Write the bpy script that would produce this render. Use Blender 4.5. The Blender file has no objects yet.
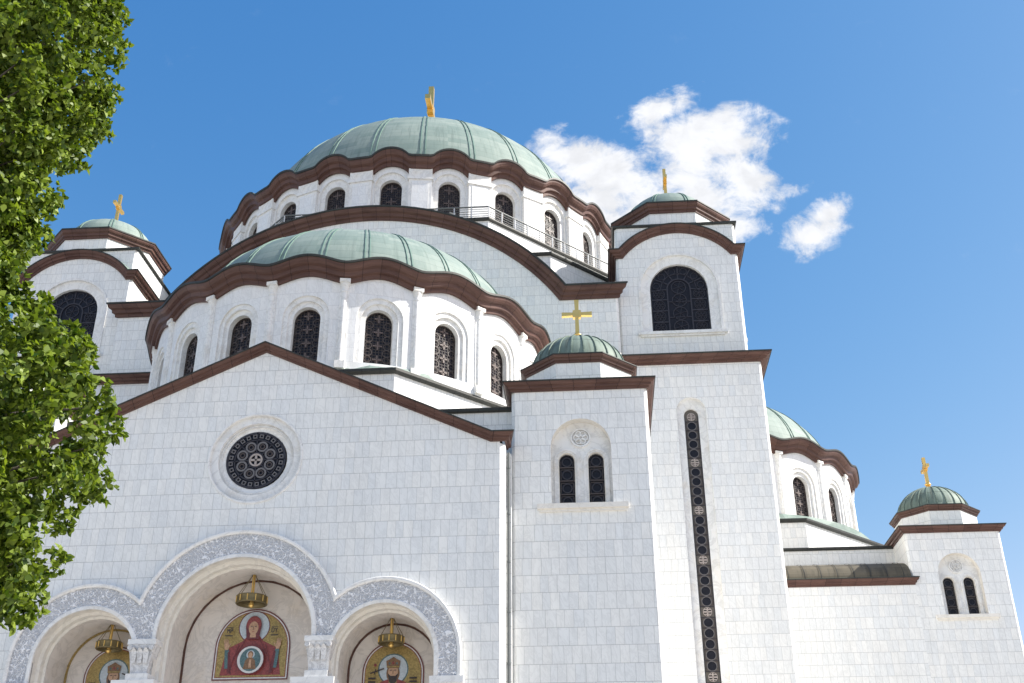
import bpy, math, random
from mathutils import Vector, Matrix
from math import sin, cos, pi, radians, sqrt, atan2

S = bpy.context.scene
COL = S.collection
random.seed(7)

# ------------------------------------------------------------------ camera
EYE = 0.0                      # z = 0 is the eye level, the paving lies 1.6 m below
GZ = -1.6
cd = bpy.data.cameras.new('camera')
cam = bpy.data.objects.new('camera', cd)
COL.objects.link(cam)
cd.sensor_width = 36.0
cd.lens = 1120.0 / 1024.0 * 36.0
cd.clip_end = 5000
cx_ = Vector((0.99718847, 0.03744964, 0.06490517))
cy_ = Vector((0.07487777, -0.4643315, -0.88249055))
cz_ = Vector((-0.00291144, 0.88486936, -0.46583017))
M = Matrix((cx_, cy_, cz_)).to_4x4()
M.translation = Vector((14.0, 0.0, EYE))
cam.matrix_world = M
S.camera = cam

# ------------------------------------------------------------------ light
SUN_AZ = radians(91.0)         # from the facade normal (-y) towards +x
SUN_EL = radians(42.0)
sun_dir = Vector((sin(SUN_AZ) * cos(SUN_EL), -cos(SUN_AZ) * cos(SUN_EL), sin(SUN_EL)))
ld = bpy.data.lights.new('sun', 'SUN')
ld.energy = 4.4
ld.angle = radians(0.5)
ld.color = (1.0, 0.95, 0.87)
sun = bpy.data.objects.new('sun', ld)
COL.objects.link(sun)
sun.rotation_euler = sun_dir.to_track_quat('Z', 'Y').to_euler()
sun.location = (60, 0, 80)

S.view_settings.view_transform = 'Standard'
S.view_settings.look = 'None'
S.view_settings.gamma = 1.0
S.view_settings.use_curve_mapping = False
S.view_settings.exposure = 1.0
try:
    S.cycles.max_bounces = 8
    S.cycles.diffuse_bounces = 4
    S.cycles.transmission_bounces = 4
    S.cycles.caustics_reflective = False
    S.cycles.caustics_refractive = False
    S.cycles.use_denoising = True
except Exception:
    pass

# ------------------------------------------------------------------ node helper
class NT:
    def __init__(s, tree):
        s.t = tree
        s.n = tree.nodes
        s.l = tree.links
    def new(s, typ, **kw):
        n = s.n.new(typ)
        for k, v in kw.items():
            setattr(n, k, v)
        return n
    def link(s, a, b):
        s.l.new(a, b)
    def put(s, sock, v):
        if isinstance(v, bpy.types.NodeSocket):
            s.l.new(v, sock)
        elif v is not None:
            sock.default_value = v
    def math(s, op, a, b=None, c=None, clamp=False):
        n = s.new('ShaderNodeMath', operation=op)
        n.use_clamp = clamp
        s.put(n.inputs[0], a)
        if b is not None: s.put(n.inputs[1], b)
        if c is not None: s.put(n.inputs[2], c)
        return n.outputs[0]
    def mix(s, f, a, b, blend='MIX'):
        n = s.new('ShaderNodeMix', data_type='RGBA', blend_type=blend)
        s.put(n.inputs[0], f)
        s.put(n.inputs[6], a if isinstance(a, bpy.types.NodeSocket) else (*a, 1))
        s.put(n.inputs[7], b if isinstance(b, bpy.types.NodeSocket) else (*b, 1))
        return n.outputs[2]
    def ramp(s, f, stops, interp='LINEAR'):
        n = s.new('ShaderNodeValToRGB')
        n.color_ramp.interpolation = interp
        e = n.color_ramp.elements
        while len(e) < len(stops): e.new(0.5)
        for i, (p, c) in enumerate(stops):
            e[i].position = p
            e[i].color = (*c, 1) if isinstance(c, tuple) else (c, c, c, 1)
        s.put(n.inputs[0], f)
        return n.outputs[0]
    def noise(s, vec, scale, detail=4, rough=0.55, dist=0.0):
        n = s.new('ShaderNodeTexNoise')
        if vec is not None: s.link(vec, n.inputs['Vector'])
        n.inputs['Scale'].default_value = scale
        n.inputs['Detail'].default_value = detail
        n.inputs['Roughness'].default_value = rough
        n.inputs['Distortion'].default_value = dist
        return n.outputs[0]
    def maprange(s, v, a, b, c, d, smooth=False):
        n = s.new('ShaderNodeMapRange')
        if smooth: n.interpolation_type = 'SMOOTHSTEP'
        s.put(n.inputs[0], v)
        for i, x in enumerate((a, b, c, d)): n.inputs[i + 1].default_value = x
        return n.outputs[0]
    def comb(s, x, y, z=0.0):
        n = s.new('ShaderNodeCombineXYZ')
        for i, v in enumerate((x, y, z)): s.put(n.inputs[i], v)
        return n.outputs[0]
    def sep(s, v):
        n = s.new('ShaderNodeSeparateXYZ')
        s.link(v, n.inputs[0])
        return n.outputs

# ------------------------------------------------------------------ sky with clouds
SKY_STRENGTH = 0.11
W = bpy.data.worlds.new('World')
S.world = W
W.use_nodes = True
nt = NT(W.node_tree)
for n in list(nt.n): nt.n.remove(n)
out = nt.new('ShaderNodeOutputWorld')
bg = nt.new('ShaderNodeBackground')
sky = nt.new('ShaderNodeTexSky', sky_type='NISHITA')
sky.sun_disc = False
sky.sun_elevation = SUN_EL
sky.sun_rotation = atan2(sun_dir.x, sun_dir.y)
sky.air_density = 1.0
sky.dust_density = 0.6
sky.ozone_density = 1.6
sky.altitude = 120
tc = nt.new('ShaderNodeTexCoord')
gen = tc.outputs['Generated']
o = nt.sep(gen)
yy = nt.math('MAXIMUM', o[1], 0.02)
ca = nt.math('DIVIDE', o[0], yy)
cb = nt.math('DIVIDE', o[2], yy)
cvec = nt.comb(ca, cb, 0.0)
# (centre a, centre b, half axis a, half axis b, turn, weight): clumps of the one cumulus and its small neighbour
clumps = [(-0.012, 0.752, 0.046, 0.042, -0.45, 1.0), (0.022, 0.728, 0.066, 0.046, -0.4, 1.0), (0.072, 0.690, 0.075, 0.045, -0.25, 1.0), (0.015, 0.69, 0.055, 0.05, 0, 1.0),
          (0.122, 0.770, 0.058, 0.042, 0.35, 1.0), (0.168, 0.768, 0.054, 0.046, 0.1, 1.0), (0.172, 0.722, 0.042, 0.055, 0.15, 0.95), (0.125, 0.735, 0.045, 0.035, 0.3, 0.75),
          (0.098, 0.818, 0.056, 0.020, 0.45, 0.95), (0.130, 0.685, 0.070, 0.045, 0.0, 1.0), (0.15, 0.655, 0.05, 0.035, 0, 0.85),
          (0.240, 0.640, 0.040, 0.026, 0.45, 0.85), (0.256, 0.664, 0.034, 0.018, 0.7, 0.85), (0.204, 0.782, 0.03, 0.014, 0.2, 0.5),
          (0.045, 0.805, 0.05, 0.012, 0.5, 0.42), (0.225, 0.70, 0.03, 0.012, 0.3, 0.42)]
mask = None
for (a, b, ra, rb, tw, wt) in clumps:
    mp = nt.new('ShaderNodeMapping', vector_type='TEXTURE')
    mp.inputs[1].default_value = (a, b, 0)
    mp.inputs[2].default_value = (0, 0, tw)
    mp.inputs[3].default_value = (ra * 1.36, rb * 1.36, 1)
    nt.link(cvec, mp.inputs[0])
    g = nt.new('ShaderNodeTexGradient', gradient_type='SPHERICAL')
    nt.link(mp.outputs[0], g.inputs[0])
    v = nt.math('MULTIPLY', g.outputs[1], wt)
    mask = v if mask is None else nt.math('SMOOTH_MAX', mask, v, 0.12)
warp = nt.new('ShaderNodeTexNoise')
nt.link(cvec, warp.inputs['Vector'])
warp.inputs['Scale'].default_value = 9
warp.inputs['Detail'].default_value = 3
off = nt.new('ShaderNodeVectorMath', operation='MULTIPLY_ADD')
nt.link(warp.outputs['Color'], off.inputs[0])
off.inputs[1].default_value = (0.075, 0.06, 0)
nt.link(cvec, off.inputs[2])
n1 = nt.noise(off.outputs[0], 15, 10, 0.66)
n2 = nt.noise(off.outputs[0], 55, 5, 0.6)
dens = nt.math('ADD', mask, nt.math('MULTIPLY', nt.math('SUBTRACT', n1, 0.53), 2.35))
dens = nt.math('ADD', dens, nt.math('MULTIPLY', nt.math('SUBTRACT', n2, 0.5), 0.22))
dens = nt.math('MULTIPLY', dens, nt.maprange(mask, 0.02, 0.18, 0, 1, True))
alpha = nt.maprange(dens, 0.07, 0.66, 0, 1, True)
alpha = nt.math('MULTIPLY', alpha, nt.math('GREATER_THAN', o[1], 0.05))
# unseen broken cumulus added behind the viewer to brighten the shaded facade
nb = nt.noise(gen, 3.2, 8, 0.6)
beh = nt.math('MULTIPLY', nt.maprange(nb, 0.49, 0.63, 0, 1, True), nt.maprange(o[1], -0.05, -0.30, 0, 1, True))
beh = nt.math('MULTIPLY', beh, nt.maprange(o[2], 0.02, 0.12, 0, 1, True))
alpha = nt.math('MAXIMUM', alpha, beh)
shade = nt.maprange(nt.noise(off.outputs[0], 22, 4, 0.6), 0.32, 0.62, 0.90, 1.06, True)
CL = 0.98 / (SKY_STRENGTH * 2 ** S.view_settings.exposure)
ccol = nt.comb(nt.math('MULTIPLY', shade, CL * 0.99), nt.math('MULTIPLY', shade, CL * 1.0), nt.math('MULTIPLY', shade, CL * 1.03))
K = SKY_STRENGTH * 2 ** S.view_settings.exposure
so = nt.sep(sky.outputs[0])
def curve(ch, k, g):
    return nt.math('MULTIPLY', nt.math('POWER', ch, g), k * K ** (g - 1.0))
r_ = nt.math('MINIMUM', curve(so[0], 1.45, 1.75), so[0])
g_ = nt.math('MULTIPLY', so[1], 0.84)
b_ = nt.math('MAXIMUM', curve(so[2], 0.86, 0.58), nt.math('MULTIPLY', so[2], 0.8))
skyc = nt.comb(r_, g_, b_)
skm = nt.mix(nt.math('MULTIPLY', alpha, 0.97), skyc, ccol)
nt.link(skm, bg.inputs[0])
bg.inputs[1].default_value = SKY_STRENGTH
nt.link(bg.outputs[0], out.inputs[0])

# ------------------------------------------------------------------ materials
MAT = {}
def mat(name):
    m = bpy.data.materials.new(name)
    m.use_nodes = True
    t = NT(m.node_tree)
    for n in list(t.n): t.n.remove(n)
    o = t.new('ShaderNodeOutputMaterial')
    p = t.new('ShaderNodeBsdfPrincipled')
    t.link(p.outputs[0], o.inputs[0])
    MAT[name] = m
    return t, p, o

def bump(t, p, h, strength=0.3, dist=0.02):
    b = t.new('ShaderNodeBump')
    b.inputs['Strength'].default_value = strength
    b.inputs['Distance'].default_value = dist
    t.link(h, b.inputs['Height'])
    t.link(b.outputs[0], p.inputs['Normal'])

def tiles(name, base, row=0.70, wid=0.37, joint=0.017, dark=0.58, var=0.06, vein=0.085):
    t, p, o = mat(name)
    uv = t.new('ShaderNodeUVMap').outputs[0]
    s = t.sep(uv)
    r = t.math('DIVIDE', s[1], row)
    ri = t.math('FLOOR', r)
    wn = t.new('ShaderNodeTexWhiteNoise', noise_dimensions='1D')
    t.link(ri, wn.inputs['W'])
    # widths wander a little along the course
    wob = t.noise(t.comb(s[0], t.math('MULTIPLY', ri, 7.3)), 0.9, 1, 0.5)
    u = t.math('ADD', t.math('DIVIDE', s[0], wid), t.math('MULTIPLY', wn.outputs[0], 5.0))
    u = t.math('ADD', u, t.math('MULTIPLY', wob, 1.3))
    ui = t.math('FLOOR', u)
    fu = t.math('SUBTRACT', u, ui)
    fv = t.math('SUBTRACT', r, ri)
    def edge(f, w):
        a = t.math('MINIMUM', f, t.math('SUBTRACT', 1.0, f))
        return t.maprange(a, w * 0.3, w, 1, 0)
    ju = t.math('MULTIPLY', edge(fu, joint / wid * 0.75), 0.75)
    jv = edge(fv, joint / row * 0.85)
    jn = t.math('MAXIMUM', ju, jv)
    cell = t.new('ShaderNodeTexWhiteNoise', noise_dimensions='2D')
    t.link(t.comb(ui, ri), cell.inputs['Vector'])
    cr = cell.outputs[0]
    # each slab has its own veining direction
    sh = t.new('ShaderNodeVectorMath', operation='MULTIPLY_ADD')
    t.link(cell.outputs[1], sh.inputs[0])
    sh.inputs[1].default_value = (37, 53, 19)
    t.link(t.comb(t.math('ADD', t.math('MULTIPLY', s[0], 1.3), t.math('MULTIPLY', s[1], 0.5)), t.math('SUBTRACT', t.math('MULTIPLY', s[1], 0.45), t.math('MULTIPLY', s[0], 0.3))), sh.inputs[2])
    vn = t.noise(sh.outputs[0], 2.4, 7, 0.62, 1.2)
    ve = t.math('ABSOLUTE', t.math('SUBTRACT', vn, 0.5))
    ve = t.maprange(ve, 0.0, 0.07, 1, 0, True)
    cloud = t.noise(sh.outputs[0], 1.3, 4, 0.6)
    big = t.noise(uv, 0.16, 4, 0.6)
    streak = t.noise(t.comb(t.math('MULTIPLY', s[0], 1.6), t.math('MULTIPLY', s[1], 0.10)), 1.0, 5, 0.65)
    val = t.math('ADD', 1.0 - var * 0.5, t.math('MULTIPLY', cr, var))
    val = t.math('SUBTRACT', val, t.math('MULTIPLY', ve, vein))
    val = t.math('ADD', val, t.math('MULTIPLY', t.math('SUBTRACT', cloud, 0.5), 0.16))
    val = t.math('ADD', val, t.math('MULTIPLY', t.math('SUBTRACT', big, 0.5), 0.14))
    val = t.math('ADD', val, t.math('MULTIPLY', t.math('SUBTRACT', streak, 0.5), 0.17))
    val = t.math('MULTIPLY', val, t.math('SUBTRACT', 1.0, t.math('MULTIPLY', jn, 1.0 - dark)))
    tint = t.mix(cell.outputs[0], tuple(c * k for c, k in zip(base, (0.99, 1.0, 1.01))), tuple(c * k for c, k in zip(base, (1.012, 1.0, 0.98))))
    col = t.new('ShaderNodeVectorMath', operation='SCALE')
    t.link(tint, col.inputs[0]); t.link(val, col.inputs['Scale'])
    t.link(col.outputs[0], p.inputs['Base Color'])
    p.inputs['Roughness'].default_value = 0.55
    p.inputs['Specular IOR Level'].default_value = 0.3
    bump(t, p, t.math('SUBTRACT', t.math('MULTIPLY', cr, 0.25), jn), 0.35, 0.012)

tiles('marble', (0.808, 0.810, 0.792))
tiles('marble_drum', (0.80, 0.80, 0.795), row=0.78, wid=0.62, dark=0.80, var=0.05, vein=0.09)

def stone(name, base, vein=0.14, warm=0.0, scale=1.0, bmp=0.25):
    t, p, o = mat(name)
    co = t.new('ShaderNodeTexCoord').outputs['Object']
    a = t.noise(co, 1.1 * scale, 8, 0.65, 1.0)
    ve = t.maprange(t.math('ABSOLUTE', t.math('SUBTRACT', a, 0.5)), 0, 0.06, 1, 0, True)
    b = t.noise(co, 0.7, 5, 0.6)
    st = t.maprange(t.noise(co, 0.9 * scale, 6, 0.65), 0.48, 0.72, 0, 1, True)
    col = t.mix(t.math('MULTIPLY', st, warm), base, (base[0] * 0.92, base[1] * 0.80, base[2] * 0.62))
    val = t.math('ADD', t.math('SUBTRACT', 1.0, t.math('MULTIPLY', ve, vein)), t.math('MULTIPLY', t.math('SUBTRACT', b, 0.5), 0.22))
    c = t.new('ShaderNodeVectorMath', operation='SCALE')
    t.link(col, c.inputs[0]); t.link(val, c.inputs['Scale'])
    t.link(c.outputs[0], p.inputs['Base Color'])
    p.inputs['Roughness'].default_value = 0.6
    p.inputs['Specular IOR Level'].default_value = 0.3
    bump(t, p, t.noise(co, 9, 4, 0.6), bmp, 0.015)

stone('trim', (0.80, 0.795, 0.775), warm=0.3)
stone('niche', (0.74, 0.69, 0.64), vein=0.14, warm=0.30, scale=0.9)
stone('creamstone', (0.79, 0.755, 0.69), vein=0.10, warm=0.3)

# carved archivolt: grey marble, foliate relief shading and dirty hollows painted into the colour
t, p, o = mat('carved')
co = t.new('ShaderNodeTexCoord').outputs['Object']
dn = t.new('ShaderNodeVectorMath', operation='MULTIPLY_ADD')
wn = t.new('ShaderNodeTexNoise'); t.link(co, wn.inputs['Vector']); wn.inputs['Scale'].default_value = 3.2
t.link(wn.outputs['Color'], dn.inputs[0]); dn.inputs[1].default_value = (0.35, 0.35, 0.35); t.link(co, dn.inputs[2])
vo = t.new('ShaderNodeTexVoronoi', feature='DISTANCE_TO_EDGE'); t.link(dn.outputs[0], vo.inputs['Vector']); vo.inputs['Scale'].default_value = 6.5
vo2 = t.new('ShaderNodeTexVoronoi', feature='DISTANCE_TO_EDGE'); t.link(dn.outputs[0], vo2.inputs['Vector']); vo2.inputs['Scale'].default_value = 15.0
h1 = t.maprange(vo.outputs[0], 0.02, 0.16, 1, 0, True)
h2 = t.maprange(vo2.outputs[0], 0.02, 0.14, 1, 0, True)
hh = t.math('MAXIMUM', h1, t.math('MULTIPLY', h2, 0.8))
c = t.mix(hh, (0.62, 0.635, 0.67), (0.86, 0.86, 0.87))
t.link(c, p.inputs['Base Color'])
p.inputs['Roughness'].default_value = 0.6
bump(t, p, hh, 0.9, 0.06)

# brown sheet-copper cornices
def metal_sheet(name, c0, c1, rough=0.5, seam=0.9):
    t, p, o = mat(name)
    uv = t.new('ShaderNodeUVMap').outputs[0]
    s = t.sep(uv)
    n = t.noise(t.comb(t.math('MULTIPLY', s[0], 0.5), t.math('MULTIPLY', s[1], 3.0)), 1.4, 6, 0.65)
    f = t.math('FRACT', t.math('DIVIDE', s[0], seam))
    sm = t.math('LESS_THAN', f, 0.03 / seam)
    k = t.new('ShaderNodeTexWhiteNoise', noise_dimensions='1D')
    t.link(t.math('FLOOR', t.math('DIVIDE', s[0], seam)), k.inputs['W'])
    mixf = t.math('ADD', t.math('MULTIPLY', t.maprange(n, 0.3, 0.7, 0, 1), 0.7), t.math('MULTIPLY', k.outputs[0], 0.3))
    col = t.mix(mixf, c0, c1)
    col = t.mix(t.math('MULTIPLY', sm, 0.75), col, (c0[0] * 0.4, c0[1] * 0.4, c0[2] * 0.4))
    t.link(col, p.inputs['Base Color'])
    p.inputs['Specular IOR Level'].default_value = 0.25
    p.inputs['Roughness'].default_value = rough
    bump(t, p, t.math('ADD', n, t.math('MULTIPLY', sm, -1.0)), 0.2, 0.02)
metal_sheet('bronze', (0.062, 0.030, 0.024), (0.150, 0.082, 0.064), 0.5)
metal_sheet('bronze_edge', (0.030, 0.032, 0.030), (0.055, 0.055, 0.048), 0.5)

# verdigris roofs; u runs round the dome, v up the meridian
def copper(name, c0, c1, c2, row=0.6, streak=0.5):
    t, p, o = mat(name)
    uv = t.new('ShaderNodeUVMap').outputs[0]
    s = t.sep(uv)
    v = t.math('DIVIDE', s[1], row)
    fi = t.math('FLOOR', v)
    fv = t.math('SUBTRACT', v, fi)
    wn = t.new('ShaderNodeTexWhiteNoise', noise_dimensions='2D')
    t.link(t.comb(fi, t.math('FLOOR', t.math('DIVIDE', s[0], 2.2))), wn.inputs['Vector'])
    st = t.noise(t.comb(t.math('MULTIPLY', s[0], 2.6), t.math('MULTIPLY', s[1], 0.22)), 1.0, 6, 0.7)
    cl = t.noise(uv, 0.8, 6, 0.65)
    f = t.math('ADD', t.math('MULTIPLY', cl, 0.6), t.math('MULTIPLY', wn.outputs[0], 0.34))
    col = t.mix(t.maprange(f, 0.25, 0.65, 0, 1), c0, c1)
    col = t.mix(t.math('MULTIPLY', t.maprange(st, 0.48, 0.70, 0, 1, True), streak), col, c2)
    sm = t.math('LESS_THAN', fv, 0.06)
    col = t.mix(t.math('MULTIPLY', sm, 0.42), col, c2)
    t.link(col, p.inputs['Base Color'])
    p.inputs['Roughness'].default_value = 0.6
    p.inputs['Specular IOR Level'].default_value = 0.2
    bump(t, p, t.math('SUBTRACT', t.math('MULTIPLY', cl, 0.4), sm), 0.25, 0.03)
copper('verdigris', (0.185, 0.245, 0.220), (0.265, 0.318, 0.284), (0.105, 0.145, 0.130))
copper('verdigris_dark', (0.125, 0.17, 0.145), (0.215, 0.27, 0.225), (0.055, 0.058, 0.045), 1.4, 0.75)
copper('roof_sheet', (0.080, 0.070, 0.052), (0.145, 0.128, 0.095), (0.04, 0.040, 0.034), 2.5, 0.6)
copper('rib', (0.12, 0.19, 0.165), (0.18, 0.27, 0.23), (0.06, 0.10, 0.09), 3.0, 0.4)

t, p, o = mat('gold')
co = t.new('ShaderNodeTexCoord').outputs['Object']
t.link(t.mix(t.noise(co, 3, 4), (0.80, 0.50, 0.13), (0.95, 0.66, 0.24)), p.inputs['Base Color'])
p.inputs['Metallic'].default_value = 0.85
p.inputs['Roughness'].default_value = 0.32
t, p, o = mat('old_brass')
co = t.new('ShaderNodeTexCoord').outputs['Object']
t.link(t.mix(t.noise(co, 6, 5), (0.13, 0.11, 0.06), (0.27, 0.21, 0.10)), p.inputs['Base Color'])
p.inputs['Metallic'].default_value = 0.6
p.inputs['Roughness'].default_value = 0.45

t, p, o = mat('glass')
co = t.new('ShaderNodeTexCoord').outputs['Object']
t.link(t.mix(t.noise(co, 2.5, 3), (0.008, 0.009, 0.014), (0.022, 0.022, 0.030)), p.inputs['Base Color'])
p.inputs['Roughness'].default_value = 0.25
p.inputs['Specular IOR Level'].default_value = 0.16
bump(t, p, t.noise(co, 1.6, 2), 0.25, 0.05)

def plain(name, c, rough=0.6, var=0.15, scale=6.0, metallic=0.0):
    t, p, o = mat(name)
    co = t.new('ShaderNodeTexCoord').outputs['Object']
    n = t.noise(co, scale, 5, 0.65)
    t.link(t.mix(n, tuple(x * (1 - var) for x in c), tuple(min(1, x * (1 + var)) for x in c)), p.inputs['Base Color'])
    p.inputs['Roughness'].default_value = rough
    p.inputs['Metallic'].default_value = metallic
    return t, p
plain('grille', (0.060, 0.045, 0.040), 0.5)
plain('grille_pale', (0.125, 0.092, 0.082), 0.5)
plain('disc_pale', (0.40, 0.345, 0.31), 0.5)
plain('grille_dark', (0.026, 0.023, 0.030), 0.5)
plain('rail', (0.10, 0.11, 0.11), 0.45)
plain('rail_pale', (0.55, 0.56, 0.57), 0.45)
def mosaic(name, c, var=0.35):
    t, p, o = mat(name)
    co = t.new('ShaderNodeTexCoord').outputs['Object']
    vo = t.new('ShaderNodeTexVoronoi'); t.link(co, vo.inputs['Vector']); vo.inputs['Scale'].default_value = 22
    s = t.sep(vo.outputs['Color'])
    big = t.noise(co, 2.5, 3)
    f = t.math('ADD', t.math('MULTIPLY', s[0], 0.75), t.math('MULTIPLY', big, 0.25))
    t.link(t.mix(f, tuple(x * (1 - var) for x in c), tuple(min(1, x * (1 + var)) for x in c)), p.inputs['Base Color'])
    p.inputs['Roughness'].default_value = 0.4
    if name == 'm_gold': p.inputs['Metallic'].default_value = 0.35
mosaic('m_gold', (0.37, 0.265, 0.095))
mosaic('m_red', (0.26, 0.055, 0.05))
mosaic('m_maroon', (0.15, 0.032, 0.035))
mosaic('m_halo', (0.50, 0.56, 0.60), 0.15)
mosaic('m_white', (0.66, 0.66, 0.64), 0.12)
mosaic('m_skin', (0.52, 0.32, 0.20), 0.2)
mosaic('m_dark', (0.05, 0.035, 0.03))
mosaic('m_teal', (0.09, 0.16, 0.17))
mosaic('m_brown', (0.22, 0.12, 0.06))

# paving
t, p, o = mat('paving')
co = t.new('ShaderNodeTexCoord').outputs['Object']
br = t.new('ShaderNodeTexBrick'); t.link(co, br.inputs['Vector'])
br.inputs['Scale'].default_value = 1.0
br.inputs['Color1'].default_value = (0.45, 0.43, 0.40, 1); br.inputs['Color2'].default_value = (0.51, 0.49, 0.455, 1); br.inputs['Mortar'].default_value = (0.25, 0.24, 0.22, 1)
br.inputs['Mortar Size'].default_value = 0.012; br.inputs['Brick Width'].default_value = 0.8; br.inputs['Row Height'].default_value = 0.4
c = t.mix(t.maprange(t.noise(co, 0.25, 6, 0.6), 0.35, 0.7, 0, 0.35), br.outputs[0], (0.38, 0.365, 0.34))
t.link(c, p.inputs['Base Color']); p.inputs['Roughness'].default_value = 0.8

# bark
t, p, o = mat('bark')
co = t.new('ShaderNodeTexCoord').outputs['Object']
mp = t.new('ShaderNodeMapping'); t.link(co, mp.inputs[0]); mp.inputs[3].default_value = (6, 6, 1.2)
n = t.noise(mp.outputs[0], 3, 7, 0.7)
t.link(t.mix(n, (0.06, 0.048, 0.038), (0.17, 0.145, 0.12)), p.inputs['Base Color'])
p.inputs['Roughness'].default_value = 0.9
bump(t, p, n, 0.8, 0.05)

# leaves
def leafmat(name, c0, c1, tr):
    t, p, o = mat(name)
    geo = t.new('ShaderNodeNewGeometry')
    col = t.mix(geo.outputs['Random Per Island'], c0, c1)
    t.link(col, p.inputs['Base Color'])
    p.inputs['Roughness'].default_value = 0.5
    p.inputs['Specular IOR Level'].default_value = 0.3
    tl = t.new('ShaderNodeBsdfTranslucent')
    t.link(t.mix(1.0, col, tr, 'MULTIPLY'), tl.inputs[0])
    mx = t.new('ShaderNodeMixShader')
    mx.inputs[0].default_value = 0.30
    t.link(p.outputs[0], mx.inputs[1]); t.link(tl.outputs[0], mx.inputs[2])
    t.link(mx.outputs[0], o.inputs[0])
leafmat('leaf', (0.026, 0.062, 0.008), (0.225, 0.295, 0.038), (1.4, 1.45, 0.6))

# ------------------------------------------------------------------ mesh builder
class MB:
    def __init__(s):
        s.V = []; s.F = []; s.U = []; s.MI = []; s.SM = []; s.mats = []; s.key = {}
    def mi(s, m):
        if m not in s.mats: s.mats.append(m)
        return s.mats.index(m)
    def face(s, pts, m, uv=None, smooth=None):
        pts = [Vector(p) for p in pts]
        if uv is None:
            n = Vector((0, 0, 0))
            for i in range(len(pts)):
                n += pts[i].cross(pts[(i + 1) % len(pts)])
            if n.length < 1e-12: return
            n.normalize()
            if abs(n.z) < 0.75:
                tx = Vector((-n.y, n.x, 0)).normalized()
                uv = [(p.dot(tx), p.z) for p in pts]
            else:
                uv = [(p.x, p.y) for p in pts]
        ids = []
        for p in pts:
            if smooth is not None:
                k = (smooth, round(p.x, 4), round(p.y, 4), round(p.z, 4))
                if k not in s.key:
                    s.key[k] = len(s.V); s.V.append(p)
                ids.append(s.key[k])
            else:
                ids.append(len(s.V)); s.V.append(p)
        # drop repeated corners
        ii = []; uu = []
        for a, b in zip(ids, uv):
            if not ii or (a != ii[-1]): ii.append(a); uu.append(b)
        if len(ii) > 1 and ii[0] == ii[-1]: ii.pop(); uu.pop()
        if len(set(ii)) < 3: return
        s.F.append(ii); s.U.append(uu); s.MI.append(s.mi(m)); s.SM.append(smooth is not None)
    def box(s, x0, x1, y0, y1, z0, z1, m):
        P = [(x0, y0), (x1, y0), (x1, y1), (x0, y1)]
        s.prism(P, z0, z1, m)
    def prism(s, poly, z0, z1, m, top=None, bottom=True):
        n = len(poly)
        for i in range(n):
            a = poly[i]; b = poly[(i + 1) % n]
            s.face([(a[0], a[1], z0), (b[0], b[1], z0), (b[0], b[1], z1), (a[0], a[1], z1)], m)
        s.face([(q[0], q[1], z1) for q in poly], top or m)
        if bottom: s.face([(q[0], q[1], z0) for q in reversed(poly)], m)
    def tube(s, a, b, r0, r1, m, n=8, caps=True, grp='t'):
        a = Vector(a); b = Vector(b)
        d = (b - a).normalized()
        u = d.orthogonal().normalized(); w = d.cross(u)
        ra = [a + (u * cos(2 * pi * i / n) + w * sin(2 * pi * i / n)) * r0 for i in range(n)]
        rb = [b + (u * cos(2 * pi * i / n) + w * sin(2 * pi * i / n)) * r1 for i in range(n)]
        L = (b - a).length
        for i in range(n):
            j = (i + 1) % n
            s.face([ra[i], ra[j], rb[j], rb[i]], m, [(i / n, 0), ((i + 1) / n, 0), ((i + 1) / n, L), (i / n, L)], smooth=grp)
        if caps:
            s.face(list(reversed(ra)), m); s.face(rb, m)
    def lathe(s, prof, m, n=48, c=(0, 0), t0=0.0, t1=2 * pi, grp='l', smooth=True):
        for i in range(n):
            a = t0 + (t1 - t0) * i / n; b = t0 + (t1 - t0) * (i + 1) / n
            L = 0
            for k in range(len(prof) - 1):
                (r0, z0), (r1, z1) = prof[k], prof[k + 1]
                d = sqrt((r1 - r0) ** 2 + (z1 - z0) ** 2)
                pts = [(c[0] + r0 * sin(a), c[1] - r0 * cos(a), z0), (c[0] + r0 * sin(b), c[1] - r0 * cos(b), z0),
                       (c[0] + r1 * sin(b), c[1] - r1 * cos(b), z1), (c[0] + r1 * sin(a), c[1] - r1 * cos(a), z1)]
                R = prof[0][0]
                s.face(pts, m, [(a * R, L), (b * R, L), (b * R, L + d), (a * R, L + d)], smooth=(grp if smooth else None))
                L += d
    def build(s, name, parent=None, loc=(0, 0, 0), rz=0.0, kind=None, label=None):
        me = bpy.data.meshes.new(name)
        me.from_pydata([tuple(v) for v in s.V], [], s.F)
        for m in s.mats: me.materials.append(MAT[m])
        ul = me.uv_layers.new(name='UVMap')
        flat = [c for f in s.U for uv in f for c in uv]
        ul.data.foreach_set('uv', flat)
        me.polygons.foreach_set('material_index', s.MI)
        me.polygons.foreach_set('use_smooth', s.SM)
        me.update()
        o = bpy.data.objects.new(name, me)
        COL.objects.link(o)
        if parent is not None: o.parent = parent
        o.location = loc
        o.rotation_euler = (0, 0, rz)
        if kind: o['kind'] = kind
        if label: o['label'] = label
        return o

def dup(o, parent, loc=None, rz=None):
    c = o.copy()
    COL.objects.link(c)
    c.parent = parent
    if loc is not None: c.location = loc
    if rz is not None: c.rotation_euler = (0, 0, rz)
    return c

def dup_tree(o, parent, loc, rz):
    c = dup(o, parent, loc, rz)
    for ch in list(o.children): dup(ch, c)
    return c

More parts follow.
